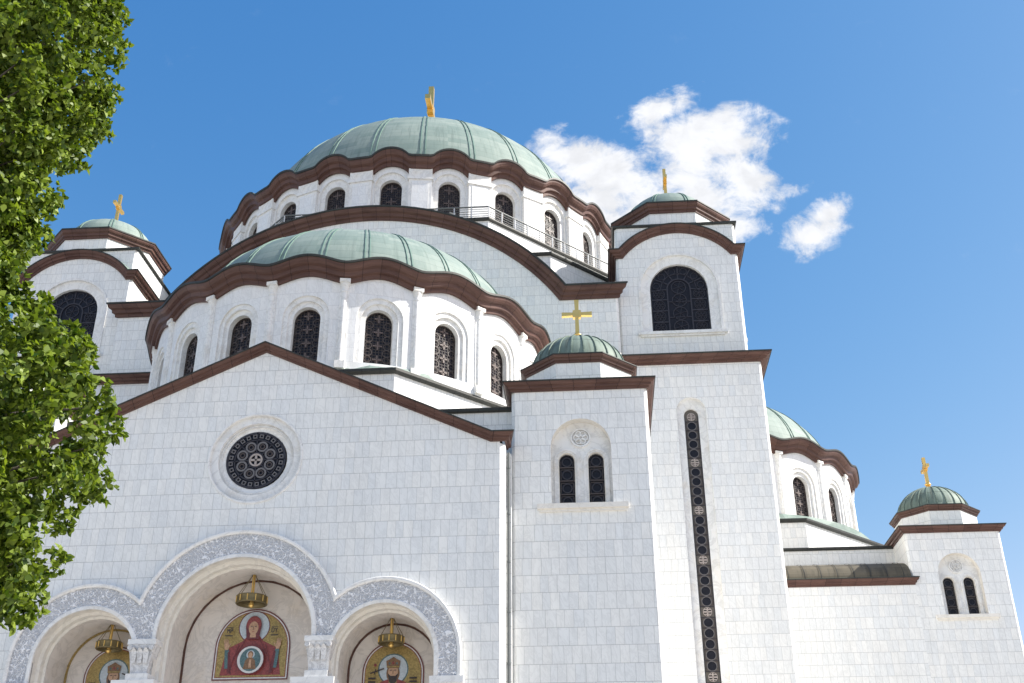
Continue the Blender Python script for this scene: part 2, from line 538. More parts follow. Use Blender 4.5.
# opening = dict(c, hw, sill, spring) (arched) or dict(c, zc, r) (round)
def arch_z(op, s):
    if 'r' in op: return op['zc'] + sqrt(max(0, op['r'] ** 2 - (s - op['c']) ** 2))
    return op['spring'] + sqrt(max(0, op['hw'] ** 2 - (s - op['c']) ** 2))
def sill_z(op, s):
    if 'r' in op: return op['zc'] - sqrt(max(0, op['r'] ** 2 - (s - op['c']) ** 2))
    return op['sill']
def half(op): return op.get('r', op.get('hw'))
NA = 14
def samples(op, n=NA):
    h = half(op)
    return [op['c'] - h * cos(pi * k / n) for k in range(n + 1)]
def outline(op, n=NA):
    ss = samples(op, n)
    if 'r' in op:
        return [(s, sill_z(op, s)) for s in ss[:-1]] + [(s, arch_z(op, s)) for s in reversed(ss)][:-1]
    return [(ss[0], op['sill'])] + [(s, arch_z(op, s)) for s in ss] + [(ss[-1], op['sill'])]

def strip_wall(mb, fm, s0, s1, zb, zt, ops, m, ds=None, smooth=None, extra=()):
    cuts = {round(s0, 5), round(s1, 5)}
    for e in extra: cuts.add(round(e, 5))
    if ds:
        k = max(1, int(round((s1 - s0) / ds)))
        for i in range(k): cuts.add(round(s0 + (s1 - s0) * i / k, 5))
    for op in ops:
        for x in samples(op): cuts.add(round(x, 5))
    cs = sorted(c for c in cuts if s0 - 2e-5 <= c <= s1 + 2e-5)
    ff = [cs[0]]
    for c in cs[1:]:
        if c - ff[-1] > 1e-4: ff.append(c)
    zbf = zb if callable(zb) else (lambda s: zb)
    ztf = zt if callable(zt) else (lambda s: zt)
    def q(a, b, z0a, z0b, z1a, z1b):
        if z1a - z0a < 1e-5 and z1b - z0b < 1e-5: return
        mb.face([fm(a, z0a, 0), fm(b, z0b, 0), fm(b, z1b, 0), fm(a, z1a, 0)], m, [(a, z0a), (b, z0b), (b, z1b), (a, z1a)], smooth=smooth)
    for a, b in zip(ff[:-1], ff[1:]):
        mid = (a + b) / 2
        hit = None
        for op in ops:
            if abs(mid - op['c']) < half(op): hit = op
        if hit is None:
            q(a, b, zbf(a), zbf(b), ztf(a), ztf(b))
        else:
            q(a, b, zbf(a), zbf(b), max(zbf(a), sill_z(hit, a)), max(zbf(b), sill_z(hit, b)))
            q(a, b, arch_z(hit, a), arch_z(hit, b), ztf(a), ztf(b))

def recess(mb, fm, steps, mats, closed_back=None, sill_mat=None):
    """steps = [(op, depth_in, depth_out)...]: walls from depth_in to depth_out, then a ring to the next op"""
    for i, (op, d0, d1) in enumerate(steps):
        m = mats[min(i, len(mats) - 1)]
        ol = outline(op)
        n = len(ol)
        for k in range(n):
            (sa, za), (sb, zb) = ol[k], ol[(k + 1) % n]
            mb.face([fm(sa, za, d0), fm(sa, za, d1), fm(sb, zb, d1), fm(sb, zb, d0)], m, [(d0, k * .2), (d1, k * .2), (d1, k * .2 + .2), (d0, k * .2 + .2)])
        if i + 1 < len(steps):
            nl = outline(steps[i + 1][0])
            d2 = steps[i + 1][1]
            for k in range(n):
                (sa, za), (sb, zb) = ol[k], ol[(k + 1) % n]
                (sc, zc), (sd, zd) = nl[k], nl[(k + 1) % n]
                mb.face([fm(sa, za, d1), fm(sc, zc, d2), fm(sd, zd, d2), fm(sb, zb, d1)], m, [(sa, za), (sc, zc), (sd, zd), (sb, zb)])
        elif closed_back:
            mb.face([fm(s, z, d1) for s, z in ol], closed_back, [(s, z) for s, z in ol])

def flat(x0=0.0, y0=0.0):
    return lambda s, z, d: (x0 + s, y0 + d, z)
def cyl(R):
    return lambda s, z, d: ((R - d) * sin(s / R), -(R - d) * cos(s / R), z)

def inplane_sweep(mb, fm, path, prof, mats, closed=False, ends=(0, 0)):
    """path (s,z), prof [(out, up)] swept along it in the wall plane; out is towards the viewer"""
    P = [Vector(p) for p in path]
    n = len(P)
    nr = []
    for i in range(n):
        if closed:
            a = P[i] - P[i - 1]; b = P[(i + 1) % n] - P[i]
        else:
            a = P[i] - P[i - 1] if i > 0 else P[1] - P[0]
            b = P[i + 1] - P[i] if i < n - 1 else P[-1] - P[-2]
        a.normalize(); b.normalize()
        na = Vector((-a.y, a.x)); nb = Vector((-b.y, b.x))
        mm = (na + nb); mm.normalize()
        nr.append(mm / max(0.35, mm.dot(na)))
    def pt(i, k):
        o_, u_ = prof[k]
        q = P[i] + nr[i] * u_
        if not closed and i == 0: q = q - Vector(((ends[0] * o_), 0))
        if not closed and i == n - 1: q = q + Vector(((ends[1] * o_), 0))
        return fm(q.x, q.y, -o_)
    L = 0
    rng = range(n) if closed else range(n - 1)
    for i in rng:
        j = (i + 1) % n
        d = (P[j] - P[i]).length
        w = 0
        for k in range(len(prof) - 1):
            h = sqrt((prof[k + 1][0] - prof[k][0]) ** 2 + (prof[k + 1][1] - prof[k][1]) ** 2)
            mb.face([pt(i, k), pt(j, k), pt(j, k + 1), pt(i, k + 1)], mats[min(k, len(mats) - 1)], [(L, w), (L + d, w), (L + d, w + h), (L, w + h)])
            w += h
        L += d
    if not closed:
        mb.face([pt(0, k) for k in range(len(prof))], mats[0])
        mb.face([pt(n - 1, k) for k in reversed(range(len(prof)))], mats[0])

def cprof(T, O):
    pr = [(0, 0), (.18 * O, 0), (.22 * O, .22 * T), (.45 * O, .27 * T), (.50 * O, .50 * T), (.74 * O, .58 * T), (.86 * O, .72 * T), (.90 * O, .86 * T), (O, .88 * T), (O, T), (0, T + .10)]
    ms = ['bronze'] * 7 + ['bronze_edge', 'bronze_edge', 'verdigris_dark']
    return pr, ms

def offset_poly(poly, d):
    n = len(poly); r = []
    for i in range(n):
        p = Vector(poly[i]); a = (p - Vector(poly[i - 1])).normalized(); b = (Vector(poly[(i + 1) % n]) - p).normalized()
        na = Vector((a.y, -a.x)); nb = Vector((b.y, -b.x))
        m = (na + nb).normalized()
        r.append(p + m * (d / max(.3, m.dot(na))))
    return r

def ring_cornice(mb, poly, z, T, O, prof=None, ms=None):
    """moulded cornice round a CCW polygon"""
    if prof is None: prof, ms = cprof(T, O)
    n = len(poly)
    rows = [[(q.x, q.y, z + u) for q in offset_poly(poly, o_)] for o_, u in prof]
    L = 0
    for i in range(n):
        j = (i + 1) % n
        d = (Vector(poly[j]) - Vector(poly[i])).length
        w = 0
        for k in range(len(prof) - 1):
            h = sqrt((prof[k + 1][0] - prof[k][0]) ** 2 + (prof[k + 1][1] - prof[k][1]) ** 2)
            mb.face([rows[k][i], rows[k][j], rows[k + 1][j], rows[k + 1][i]], ms[min(k, len(ms) - 1)], [(L, w), (L + d, w), (L + d, w + h), (L, w + h)])
            w += h
        L += d

def ngon(a, n=8, rot=None):
    r = a / cos(pi / n)
    rot = pi / n if rot is None else rot
    return [(r * sin(rot - 2 * pi * (k + 1) / n + 0), -r * cos(rot - 2 * pi * (k + 1) / n)) for k in range(n)][::-1]
def rect(x0, x1, y0, y1): return [(x0, y0), (x1, y0), (x1, y1), (x0, y1)]
def chamf(x0, x1, y0, y1, c=0.13):
    return [(x0 + c, y0), (x1 - c, y0), (x1, y0 + c), (x1, y1 - c), (x1 - c, y1), (x0 + c, y1), (x0, y1 - c), (x0, y0 + c)]

def wavy_cornice(mb, R, z, T, O, n, bumpf, t0=0.0, t1=2 * pi):
    pr, ms = cprof(T, O)
    for i in range(n):
        a = t0 + (t1 - t0) * i / n; b = t0 + (t1 - t0) * (i + 1) / n
        ba, bb = bumpf(a), bumpf(b)
        w = 0
        for k in range(len(pr) - 1):
            (o0, u0), (o1, u1) = pr[k], pr[k + 1]
            if k == len(pr) - 2: o1 = -0.25
            h = sqrt((o1 - o0) ** 2 + (u1 - u0) ** 2)
            mb.face([((R + o0) * sin(a), -(R + o0) * cos(a), z + u0 + ba), ((R + o0) * sin(b), -(R + o0) * cos(b), z + u0 + bb),
                     ((R + o1) * sin(b), -(R + o1) * cos(b), z + u1 + bb), ((R + o1) * sin(a), -(R + o1) * cos(a), z + u1 + ba)], ms[k],
                    [(a * R, w), (b * R, w), (b * R, w + h), (a * R, w + h)], smooth='w%d' % k)
            w += h

def ellipse_prof(R, b, z0, n=20, tmin=0.0):
    pr = []
    for k in range(n + 1):
        ph = pi / 2 * k / n
        r = R * cos(ph)
        pr.append((max(r, 0.0), z0 + b * sin(ph)))
    return pr

def ribs(mb, R, b, z0, angs, w, h, m='rib', top=0.97, n=16):
    for a in angs:
        prev = None
        for k in range(n + 1):
            ph = pi / 2 * top * k / n
            r = R * cos(ph); z = z0 + b * sin(ph)
            nx, nz = b * cos(ph), R * sin(ph)
            l = sqrt(nx * nx + nz * nz); nx /= l; nz /= l
            ww = min(w, r * 0.12)
            row = []
            for side, up in ((-1, -.02), (-1, h), (1, h), (1, -.02)):
                rr = r + nx * up; zz = z + nz * up
                row.append(Vector((rr * sin(a) + side * ww * cos(a), -rr * cos(a) + side * ww * sin(a), zz)))
            if prev:
                for q in range(3):
                    mb.face([prev[q], prev[q + 1], row[q + 1], row[q]], m, [(q, k), (q + 1, k), (q + 1, k + 1), (q, k + 1)])
            prev = row

def cross(name, parent, loc, H, arm, thick, rz, foot=True):
    """gilded cross with flared arm ends, standing on a ball and a conical foot; arms along local x"""
    mb = MB()
    t_ = thick / 2
    za = H * 0.66
    if foot:
        mb.lathe([(thick * 1.9, 0), (thick * 1.6, H * .05), (thick * .8, H * .09), (thick * .6, H * .12)], 'gold', 16)
        mb.lathe([(0.001, H * .10), (thick * .8, H * .12), (thick * 1.1, H * .155), (thick * .8, H * .19), (0.001, H * .21)], 'gold', 16, grp='ball')
    def bar(p0, p1, w0, w1):
        p0 = Vector(p0); p1 = Vector(p1)
        d = (p1 - p0).normalized(); s = Vector((-d.z, 0, d.x))
        a = [p0 - s * w0, p1 - s * w1, p1 + s * w1, p0 + s * w0]
        f = [q + Vector((0, -t_, 0)) for q in a]; bk = [q + Vector((0, t_, 0)) for q in a]
        mb.face(f, 'gold'); mb.face(list(reversed(bk)), 'gold')
        for i in range(4):
            j = (i + 1) % 4
            mb.face([f[j], f[i], bk[i], bk[j]], 'gold')
    bar((0, 0, H * .12), (0, 0, za), t_ * 1.0, t_ * .8)
    bar((0, 0, za), (0, 0, H), t_ * .8, t_ * 1.1)
    for sg in (-1, 1):
        bar((0, 0, za), (sg * arm, 0, za), t_ * .7, t_ * 1.05)
    # solid rosette where the arms meet
    n_ = 16
    rr_ = [arm * (.30 + .07 * cos(4 * (2 * pi * q / n_ - pi / 4))) for q in range(n_)]
    pts_ = [(rr_[q] * cos(2 * pi * q / n_), za + rr_[q] * sin(2 * pi * q / n_)) for q in range(n_)]
    mb.face([(a_, -t_ * 1.2, b_) for a_, b_ in pts_], 'gold'); mb.face([(a_, t_ * 1.2, b_) for a_, b_ in reversed(pts_)], 'gold')
    for q in range(n_):
        (a_, b_), (c_, d_) = pts_[q], pts_[(q + 1) % n_]
        mb.face([(c_, -t_ * 1.2, d_), (a_, -t_ * 1.2, b_), (a_, t_ * 1.2, b_), (c_, t_ * 1.2, d_)], 'gold')
    return mb.build(name, parent, loc, rz)

# ------------------------------------------------------------------ windows (local: x right, y into the wall, z up; origin at sill centre)
def bars_box(mb, x0, x1, z0, z1, m, y=-0.03, d=0.04):
    mb.box(x0, x1, y - d / 2, y + d / 2, z0, z1, m)
def ring(mb, cx, cz, r, w, m, y=-0.03, d=0.04, n=16, a0=0.0, a1=2 * pi):
    for i in range(n):
        a = a0 + (a1 - a0) * i / n; b = a0 + (a1 - a0) * (i + 1) / n
        p = [(cx + (r - w / 2) * cos(a), cz + (r - w / 2) * sin(a)), (cx + (r + w / 2) * cos(a), cz + (r + w / 2) * sin(a)),
             (cx + (r + w / 2) * cos(b), cz + (r + w / 2) * sin(b)), (cx + (r - w / 2) * cos(b), cz + (r - w / 2) * sin(b))]
        yf = y - d / 2; yb = y + d / 2
        mb.face([(q[0], yf, q[1]) for q in p], m)
        mb.face([(p[1][0], yf, p[1][1]), (p[1][0], yb, p[1][1]), (p[2][0], yb, p[2][1]), (p[2][0], yf, p[2][1])], m)
        mb.face([(p[0][0], yb, p[0][1]), (p[0][0], yf, p[0][1]), (p[3][0], yf, p[3][1]), (p[3][0], yb, p[3][1])], m)
def strut(mb, x0, z0, x1, z1, w, m, y=-0.03, d=0.04):
    v = Vector((x1 - x0, z1 - z0)); l = v.length
    if l < 1e-6: return
    v /= l; s = Vector((-v.y, v.x)) * w / 2
    c = [(x0 - s.x, z0 - s.y), (x1 - s.x, z1 - s.y), (x1 + s.x, z1 + s.y), (x0 + s.x, z0 + s.y)]
    yf = y - d / 2; yb = y + d / 2
    mb.face([(q[0], yf, q[1]) for q in c], m)
    for i in range(4):
        j = (i + 1) % 4
        mb.face([(c[j][0], yf, c[j][1]), (c[i][0], yf, c[i][1]), (c[i][0], yb, c[i][1]), (c[j][0], yb, c[j][1])], m)
def pane(mb, hw, top, m='glass', n=18):
    sp = top - hw
    pts = [(-hw, 0, 0), (hw, 0, 0)] + [(hw * cos(pi * k / n), 0, sp + hw * sin(pi * k / n)) for k in range(n + 1)]
    mb.face(pts, m)
def disc(mb, cx, cz, r, m, y, n=20, rx=None):
    mb.face([(cx + (rx or r) * cos(2 * pi * k / n), y, cz + r * sin(2 * pi * k / n)) for k in range(n)], m)

def drum_window(hw, top, crosses, lattice=True):
    mb = MB()
    pane(mb, hw, top)
    sp = top - hw
    # frame just inside the reveal
    ring(mb, 0, sp, hw - .03, .06, 'grille', n=18, a0=0, a1=pi)
    bars_box(mb, -hw, -hw + .06, 0, sp, 'grille'); bars_box(mb, hw - .06, hw, 0, sp, 'grille'); bars_box(mb, -hw, hw, 0, .06, 'grille')
    step = top / crosses
    for k in range(crosses):
        zc = step * (k + .5)
        a = step * .30
        strut(mb, 0, zc - a, 0, zc + a, .075, 'grille_pale', y=-.05); strut(mb, -a, zc, a, zc, .075, 'grille_pale', y=-.05)
        ring(mb, 0, zc, a * .55, .035, 'grille', n=12)
        for sx in (-1, 1):
            xr = hw * .66
            if zc + step * .5 < top - .05:
                ring(mb, sx * xr, zc + step * .5, min(hw * .28, step * .3), .045, 'grille', n=12)
            zz = zc
            if zz < sp + hw * .4: ring(mb, sx * xr, zz, min(hw * .24, step * .25), .04, 'grille', n=12)
    if lattice:
        x = -hw + .16
        while x < hw - .08:
            zt = sp + sqrt(max(0, hw * hw - x * x)) - .03
            strut(mb, x, 0, x, zt, .022, 'grille', y=-.02, d=.02)
            x += .16
        z = .16
        while z < top - .08:
            h = hw if z < sp else sqrt(max(0, hw * hw - (z - sp) ** 2))
            strut(mb, -h, z, h, z, .022, 'grille', y=-.02, d=.02)
            z += .16
    return mb

def tower_window(hw, top):
    mb = MB()
    pane(mb, hw, top, n=24)
    sp = top - hw
    g = 'grille_dark'; w = .07
    ring(mb, 0, sp, hw - .04, .09, g, n=24, a0=0, a1=pi)
    bars_box(mb, -hw, -hw + .08, 0, sp, g); bars_box(mb, hw - .08, hw, 0, sp, g)
    ih = hw * .40
    spi = sp + .10
    for sx in (-1, 1): strut(mb, sx * ih, 0, sx * ih, spi, .09, g, y=-.05)
    ring(mb, 0, spi, ih, .09, g, y=-.05, n=16, a0=0, a1=pi)
    ring(mb, 0, spi, hw * .62, .05, g, n=20, a0=0, a1=pi)
    for k in range(1, 4):
        z = sp * k / 4 * 1.05
        for sx in (-1, 1): strut(mb, sx * ih, z, sx * hw, z, .08, g)
    for k in (1, 2):
        strut(mb, -ih, sp * k / 3 * 1.1, ih, sp * k / 3 * 1.1, .06, g)
    for a in (0, 30, 62, 90, 118, 150, 180):
        a = radians(a)
        strut(mb, ih * cos(a), spi + ih * sin(a), hw * cos(a), sp + hw * sin(a), .07, g)
    # flower tracery in every light
    for sx in (-1, 1):
        for k in range(4):
            zc = sp * (k + .5) / 4 * 1.05; xc = sx * (hw + ih) / 2
            for q in range(6):
                a = q * pi / 3
                ring(mb, xc + .17 * cos(a), zc + .17 * sin(a), .12, .03, g, n=8)
            ring(mb, xc, zc, .36, .035, g, n=14)
    for k in range(4):
        zc = .45 + k * .95
        if zc < sp + .3:
            ring(mb, 0, zc, ih * .62, .05, g, n=14)
            for q in range(6):
                a = q * pi / 3 + .3
                strut(mb, 0, zc, ih * .6 * cos(a), zc + ih * .6 * sin(a), .03, g)
    for a in (15, 45, 75, 105, 135, 165):
        a = radians(a)
        ring(mb, hw * .80 * cos(a), sp + hw * .80 * sin(a), .22, .035, g, n=10)
    return mb

def lancet_window(hw, top):
    mb = MB()
    pane(mb, hw, top)
    g = 'grille_dark'
    n = 4
    st = top / n
    for k in range(n):
        zc = st * (k + .5)
        if k < n: ring(mb, 0, zc if k < n - 1 else zc - .02, hw * .60, .05, g, n=16)
        strut(mb, -hw, st * k + .03, hw, st * k + .03, .06, 'grille', y=-.04)
        strut(mb, -hw * .8, st * k + .09, -hw * .8, st * (k + 1) - .05 if k < n - 1 else st * k + .3, .03, 'grille')
        strut(mb, hw * .8, st * k + .09, hw * .8, st * (k + 1) - .05 if k < n - 1 else st * k + .3, .03, 'grille')
        strut(mb, -hw * .8, st * (k + 1) - .07, hw * .8, st * (k + 1) - .07, .03, 'grille') if k < n - 1 else None
    ring(mb, 0, top - hw, hw - .02, .04, g, n=14, a0=0, a1=pi)
    return mb

def rose_window(r):
    mb = MB()
    disc(mb, 0, 0, r, 'glass', 0.0, 40)
    g = 'grille_dark'
    ring(mb, 0, 0, r - .04, .09, g, n=40)
    ring(mb, 0, 0, r * .72, .05, g, n=36)
    ring(mb, 0, 0, r * .20, .07, 'disc_pale', n=20, y=-.05)
    ring(mb, 0, 0, r * .26, .05, g, n=20)
    strut(mb, -r * .18, 0, r * .18, 0, .09, 'disc_pale', y=-.05); strut(mb, 0, -r * .18, 0, r * .18, .09, 'disc_pale', y=-.05)
    for k in range(8):
        a = radians(45 * k + 2)
        strut(mb, r * .28 * cos(a), r * .28 * sin(a), r * .98 * cos(a), r * .98 * sin(a), .045, g)
        b = a + radians(22.5)
        ring(mb, r * .50 * cos(b), r * .50 * sin(b), r * .155, .075, 'rose_stone', n=18)
        ring(mb, r * .50 * cos(b), r * .50 * sin(b), r * .075, .05, 'grille', n=12)
    for k in range(24):
        a = radians(15 * k + 7.5)
        ring(mb, r * .85 * cos(a), r * .85 * sin(a), r * .075, .05, 'rose_stone', n=4, a0=a + pi / 4, a1=a + pi / 4 + 2 * pi)
    return mb

def slit_window(hw, H):
    """tall bronze strip: square panels, dark round lights, every fifth with a pale cross"""
    mb = MB()
    top = H
    pane(mb, hw, top, 'slit_plate')
    n = 27
    st = .578
    for k in range(n):
        zc = H - .48 - st * k
        idx = 0 if k in (0, 5, 10, 15, 20, 26) else 1
        strut(mb, -hw, zc - st / 2, hw, zc - st / 2, .035, 'grille_dark', y=-.02)
        if idx == 0:
            disc(mb, 0, zc, hw * .60, 'glass', -.012, 18)
            ring(mb, 0, zc, hw * .56, .03, 'disc_pale', y=-.05, n=18)
            strut(mb, -hw * .55, zc, hw * .55, zc, .075, 'disc_pale', y=-.05); strut(mb, 0, zc - hw * .55, 0, zc + hw * .55, .075, 'disc_pale', y=-.05)
            for qx in (-1, 1):
                for qz in (-1, 1): strut(mb, qx * .04, zc + qz * .13, qx * .18, zc + qz * .13, .05, 'disc_pale', y=-.05)
        else:
            disc(mb, 0, zc, hw * .57, 'glass', -.012, 18)
            ring(mb, 0, zc, hw * .62, .035, 'rose_stone', n=18)
            for sx in (-1, 1):
                strut(mb, sx * hw * .76, zc - st * .42, sx * hw * .76, zc + st * .42, .03, 'grille', y=-.02)
                strut(mb, -hw * .76, zc + sx * st * .42, hw * .76, zc + sx * st * .42, .03, 'grille', y=-.02)
    bars_box(mb, -hw, -hw + .05, 0, top - hw, 'grille_dark', y=-.02); bars_box(mb, hw - .05, hw, 0, top - hw, 'grille_dark', y=-.02)
    return mb
plain('rose_stone', (0.15, 0.14, 0.14), 0.5)
plain('slit_plate', (0.115, 0.10, 0.082), 0.5)

# ================================================================== GROUND
mb = MB()
mb.face([(-900, -900, GZ), (900, -900, GZ), (900, 900, GZ), (-900, 900, GZ)], 'paving')
g = mb.build('ground'); g['kind'] = 'structure'

# ================================================================== CHURCH
church = bpy.data.objects.new('church', None)
COL.objects.link(church)
church.location = (0, 43, GZ)
church['label'] = 'large white marble domed church with green copper domes and brown cornices'
church['category'] = 'church'
# everything below is built in world coordinates; PRT shifts parts under the church root
ROOT = (0, -43, -GZ)
def part(mb, name, loc=(0, 0, 0), rz=0.0, label=None):
    return mb.build(name, church, (loc[0], loc[1] - 43, loc[2] - GZ), rz, label=label)

DD = 84.5                      # main dome axis
# ------------------------------------------------------------------ main dome
Rw = 16.9
bay = 2 * pi / 24
mb = MB()
fm = cyl(Rw)
bw = bay * Rw
steps_all = []
for k in range(24):
    c = k * bw
    o1 = dict(c=c, hw=1.22, sill=46.1, spring=49.2)
    o2 = dict(c=c, hw=0.84, sill=46.3, spring=48.98)
    steps_all.append((o1, o2))
for k in range(24):
    o1, o2 = steps_all[k]
    strip_wall(mb, fm, o1['c'] - bw / 2, o1['c'] + bw / 2, 45.0, 51.5, [o1], 'marble_drum', ds=bw / 6, smooth='d')
    recess(mb, fm, [(o1, 0, .16), (o2, .16, .58)], ['trim'])
drum = part(mb, 'main_dome', (0, DD, 0))
wm = drum_window(0.84, 3.52, 3)
w0 = None
for k in range(24):
    a = k * bay
    r = Rw - .55
    L = (r * sin(a), -r * cos(a), 46.3)
    if w0 is None: w0 = wm.build('window', drum, L, a)
    else: dup(w0, drum, L, a)
# pilasters: broad flat panels with a cap
mb = MB()
hwp = 0.86
mb.box(-hwp, hwp, -.28, .1, 45.0, 49.55, 'trim')
mb.box(-hwp * .72, hwp * .72, -.31, -.275, 45.0, 49.4, 'marble_drum')
mb.box(-hwp - .10, hwp + .10, -.38, .1, 49.55, 49.72, 'trim')
mb.box(-hwp - .02, hwp + .02, -.32, .1, 49.72, 50.75, 'trim')
p0 = None
for k in range(24):
    a = (k + .5) * bay
    L = (Rw * sin(a), -Rw * cos(a), 0)
    if p0 is None: p0 = mb.build('pilaster', drum, L, a)
    else: dup(p0, drum, L, a)
# wavy cornice
def dome_bump(a):
    x = ((a / bay + .5) % 1.0 - .5) * 2        # -1..1 in the bay, 0 over the window
    x = abs(x)
    if x < .62: return .72 * (sqrt(max(0, 1.25 ** 2 - (x / .62) ** 2)) - .75) / .5 if x < .62 else 0
    return 0.0
mb = MB()
wavy_cornice(mb, Rw + .06, 50.15, 1.28, .84, 24 * 20, dome_bump)
mb.build('cornice', drum)
# roof
mb = MB()
RB, BB, ZB = 15.35, 13.1, 51.3
mb.lathe([(16.75, 51.15), (15.35, 51.3)] + ellipse_prof(RB, BB, ZB, 24), 'verdigris', 96)
da = radians(.75)
ribs(mb, RB, BB, ZB, [s for k in range(24) for s in ((k + .5) * bay - da, (k + .5) * bay + da)], .038, .06)
mb.build('dome_roof', drum)
cross('gilded_cross', drum, (0, 0, 64.6), 8.3, 2.2, .50, pi / 2)

# ------------------------------------------------------------------ podium of the main dome: chamfered square and octagonal walk
mb = MB()
yb = 64.4 - DD
h = -yb
ccx = 11.9
pod = [(-ccx, -h), (ccx, -h), (h, -ccx), (h, ccx), (ccx, h), (-ccx, h), (-h, ccx), (-h, -ccx)]
mb.prism(pod, 34.0, 40.45, 'marble')
ring_cornice(mb, pod, 40.45, .2, .25, [(0, 0), (.15, .0), (.2, .12), (.2, .2), (-.6, .26)], ['bronze_edge'] * 4)
oc = ngon(17.95)
mb.prism(oc, 40.4, 44.95, 'marble')
ring_cornice(mb, oc, 44.95, .2, .2, [(0, 0), (.12, .0), (.18, .12), (.18, .22), (-.5, .24)], ['bronze_edge'] * 4)
base = part(mb, 'dome_base', (0, DD, 0))
mb = MB()
oc2 = ngon(18.0)
for i in range(8):
    a = Vector((*oc2[i], 0)); b = Vector((*oc2[(i + 1) % 8], 0))
    d = b - a; n = 12
    for zz, r in ((46.15, .06), (45.95, .022), (45.75, .022), (45.55, .022), (45.36, .022)):
        mb.tube(a + Vector((0, 0, zz)), b + Vector((0, 0, zz)), r, r, 'rail', 6)
    for k in range(n):
        q = a + d * (k / n)
        mb.tube(q + Vector((0, 0, 45.15)), q + Vector((0, 0, 46.15)), .05, .05, 'rail_pale', 6)
mb.build('railing', base)
mb = MB()
mb.box(-.22, .22, -.18, .18, 45.3, 45.75, 'rail')
mb.tube((0, 0, 45.0), (0, 0, 45.35), .05, .05, 'rail', 8)
mb.build('floodlight', base, (4.7, -17.3, .4), .5)

# ------------------------------------------------------------------ great arch walls (west front; right flank)
# circle through the apex and the feet
ax, az = 13.0, 42.80
fx, fz = 12.95, 36.12
sg = az - fz
RA = (fx * fx + sg * sg) / (2 * sg)
zcA = az - RA
def arch_path(th):
    """bottom line of the arched cornice, th = thickness"""
    R = RA - th
    fzb = fz - th
    a1 = math.acos((fzb - zcA) / R)
    pts = [(-16.2, fzb)]
    n = 40
    for k in range(n + 1):
        a = -a1 + 2 * a1 * k / n
        pts.append((R * sin(a), zcA + R * cos(a)))
    pts.append((16.2, fzb))
    return pts
TH = 0.86
pth = arch_path(TH)
def arch_top(s):
    s = abs(s)
    for (x0, z0), (x1, z1) in zip(pth[:-1], pth[1:]):
        if x0 <= s <= x1: return z0 + (z1 - z0) * (s - x0) / (x1 - x0 + 1e-9) + .6
    return fz - TH + .6
def great_arch(depth):
    mb = MB()
    strip_wall(mb, flat(0, 0), -16.05, 16.05, 30.0, arch_top, [], 'marble', extra=[p[0] for p in pth])
    # chamfered edges, flanks and the arched copper roof behind
    for sx in (-1, 1):
        q = [(sx * 16.05, 0), (sx * 16.2, .15), (sx * 16.2, depth)]
        for a, b in zip(q[:-1], q[1:]):
            A = [(a[0], a[1], 30.0), (b[0], b[1], 30.0), (b[0], b[1], arch_top(16.2)), (a[0], a[1], arch_top(16.2))]
            mb.face(A if sx > 0 else A[::-1], 'marble')
    pr = [p for p in pth]
    for (x0, z0), (x1, z1) in zip(pr[:-1], pr[1:]):
        mb.face([(x0, 0, z0 + .6), (x1, 0, z1 + .6), (x1, depth, z1 + .6), (x0, depth, z0 + .6)], 'roof_sheet')
    return mb
ga = part(great_arch(3.6), 'great_arch_wall', (0, 61.5, 0))
mb = MB()
pr_, ms_ = cprof(TH, .62)
inplane_sweep(mb, flat(0, 0), pth, pr_, ms_, ends=(1, 1))
mb.build('arched_cornice', ga)
# flank returns of the cornice
ga2 = part(great_arch(3.6), 'great_arch_wall', (20.6, DD, 0), pi / 2)
mb = MB()
inplane_sweep(mb, flat(0, 0), pth, pr_, ms_, ends=(1, 1))
mb.build('arched_cornice', ga2)

# ------------------------------------------------------------------ lower main body with the tower shafts
XB = 24.5
YB0 = 61.0
YB1 = YB0 + 2 * XB - 2
body_top = 30.62
sl_c = 20.1
mb = MB()
ops = []
for sx in (-1, 1):
    ops.append(dict(c=sx * sl_c, hw=.86, sill=11.35, spring=27.15))
strip_wall(mb, flat(0, YB0), -XB + .15, XB - .15, GZ, body_top, ops, 'marble')
for sx in (-1, 1):
    o1 = dict(c=sx * sl_c, hw=.86, sill=11.35, spring=27.15)
    o2 = dict(c=sx * sl_c, hw=.42, sill=11.52, spring=26.95)
    recess(mb, flat(0, YB0), [(o1, 0, .26), (o2, .30, .44)], ['trim'], 'marble')
fp = [(XB - .15, YB0), (XB, YB0 + .15), (XB, YB1), (-XB, YB1), (-XB, YB0 + .15), (-XB + .15, YB0)]
for a, b in zip(fp[:-1], fp[1:]):
    mb.face([(a[0], a[1], GZ), (b[0], b[1], GZ), (b[0], b[1], body_top), (a[0], a[1], body_top)], 'marble')
mb.face([(p[0], p[1], body_top) for p in [(-XB + .15, YB0)] + fp[:-1]], 'roof_sheet')
bodyp = part(mb, 'main_body')
mb = MB()
ring_cornice(mb, [(-XB, YB0), (XB, YB0), (XB, YB1), (-XB, YB1)], 30.21, .50, .62)
mb.build('cornice', bodyp)
sw = slit_window(.42, 15.85)
s0 = sw.build('slit_window', bodyp, (sl_c, YB0 + .42, 11.52))
dup(s0, bodyp, (-sl_c, YB0 + .42, 11.52))

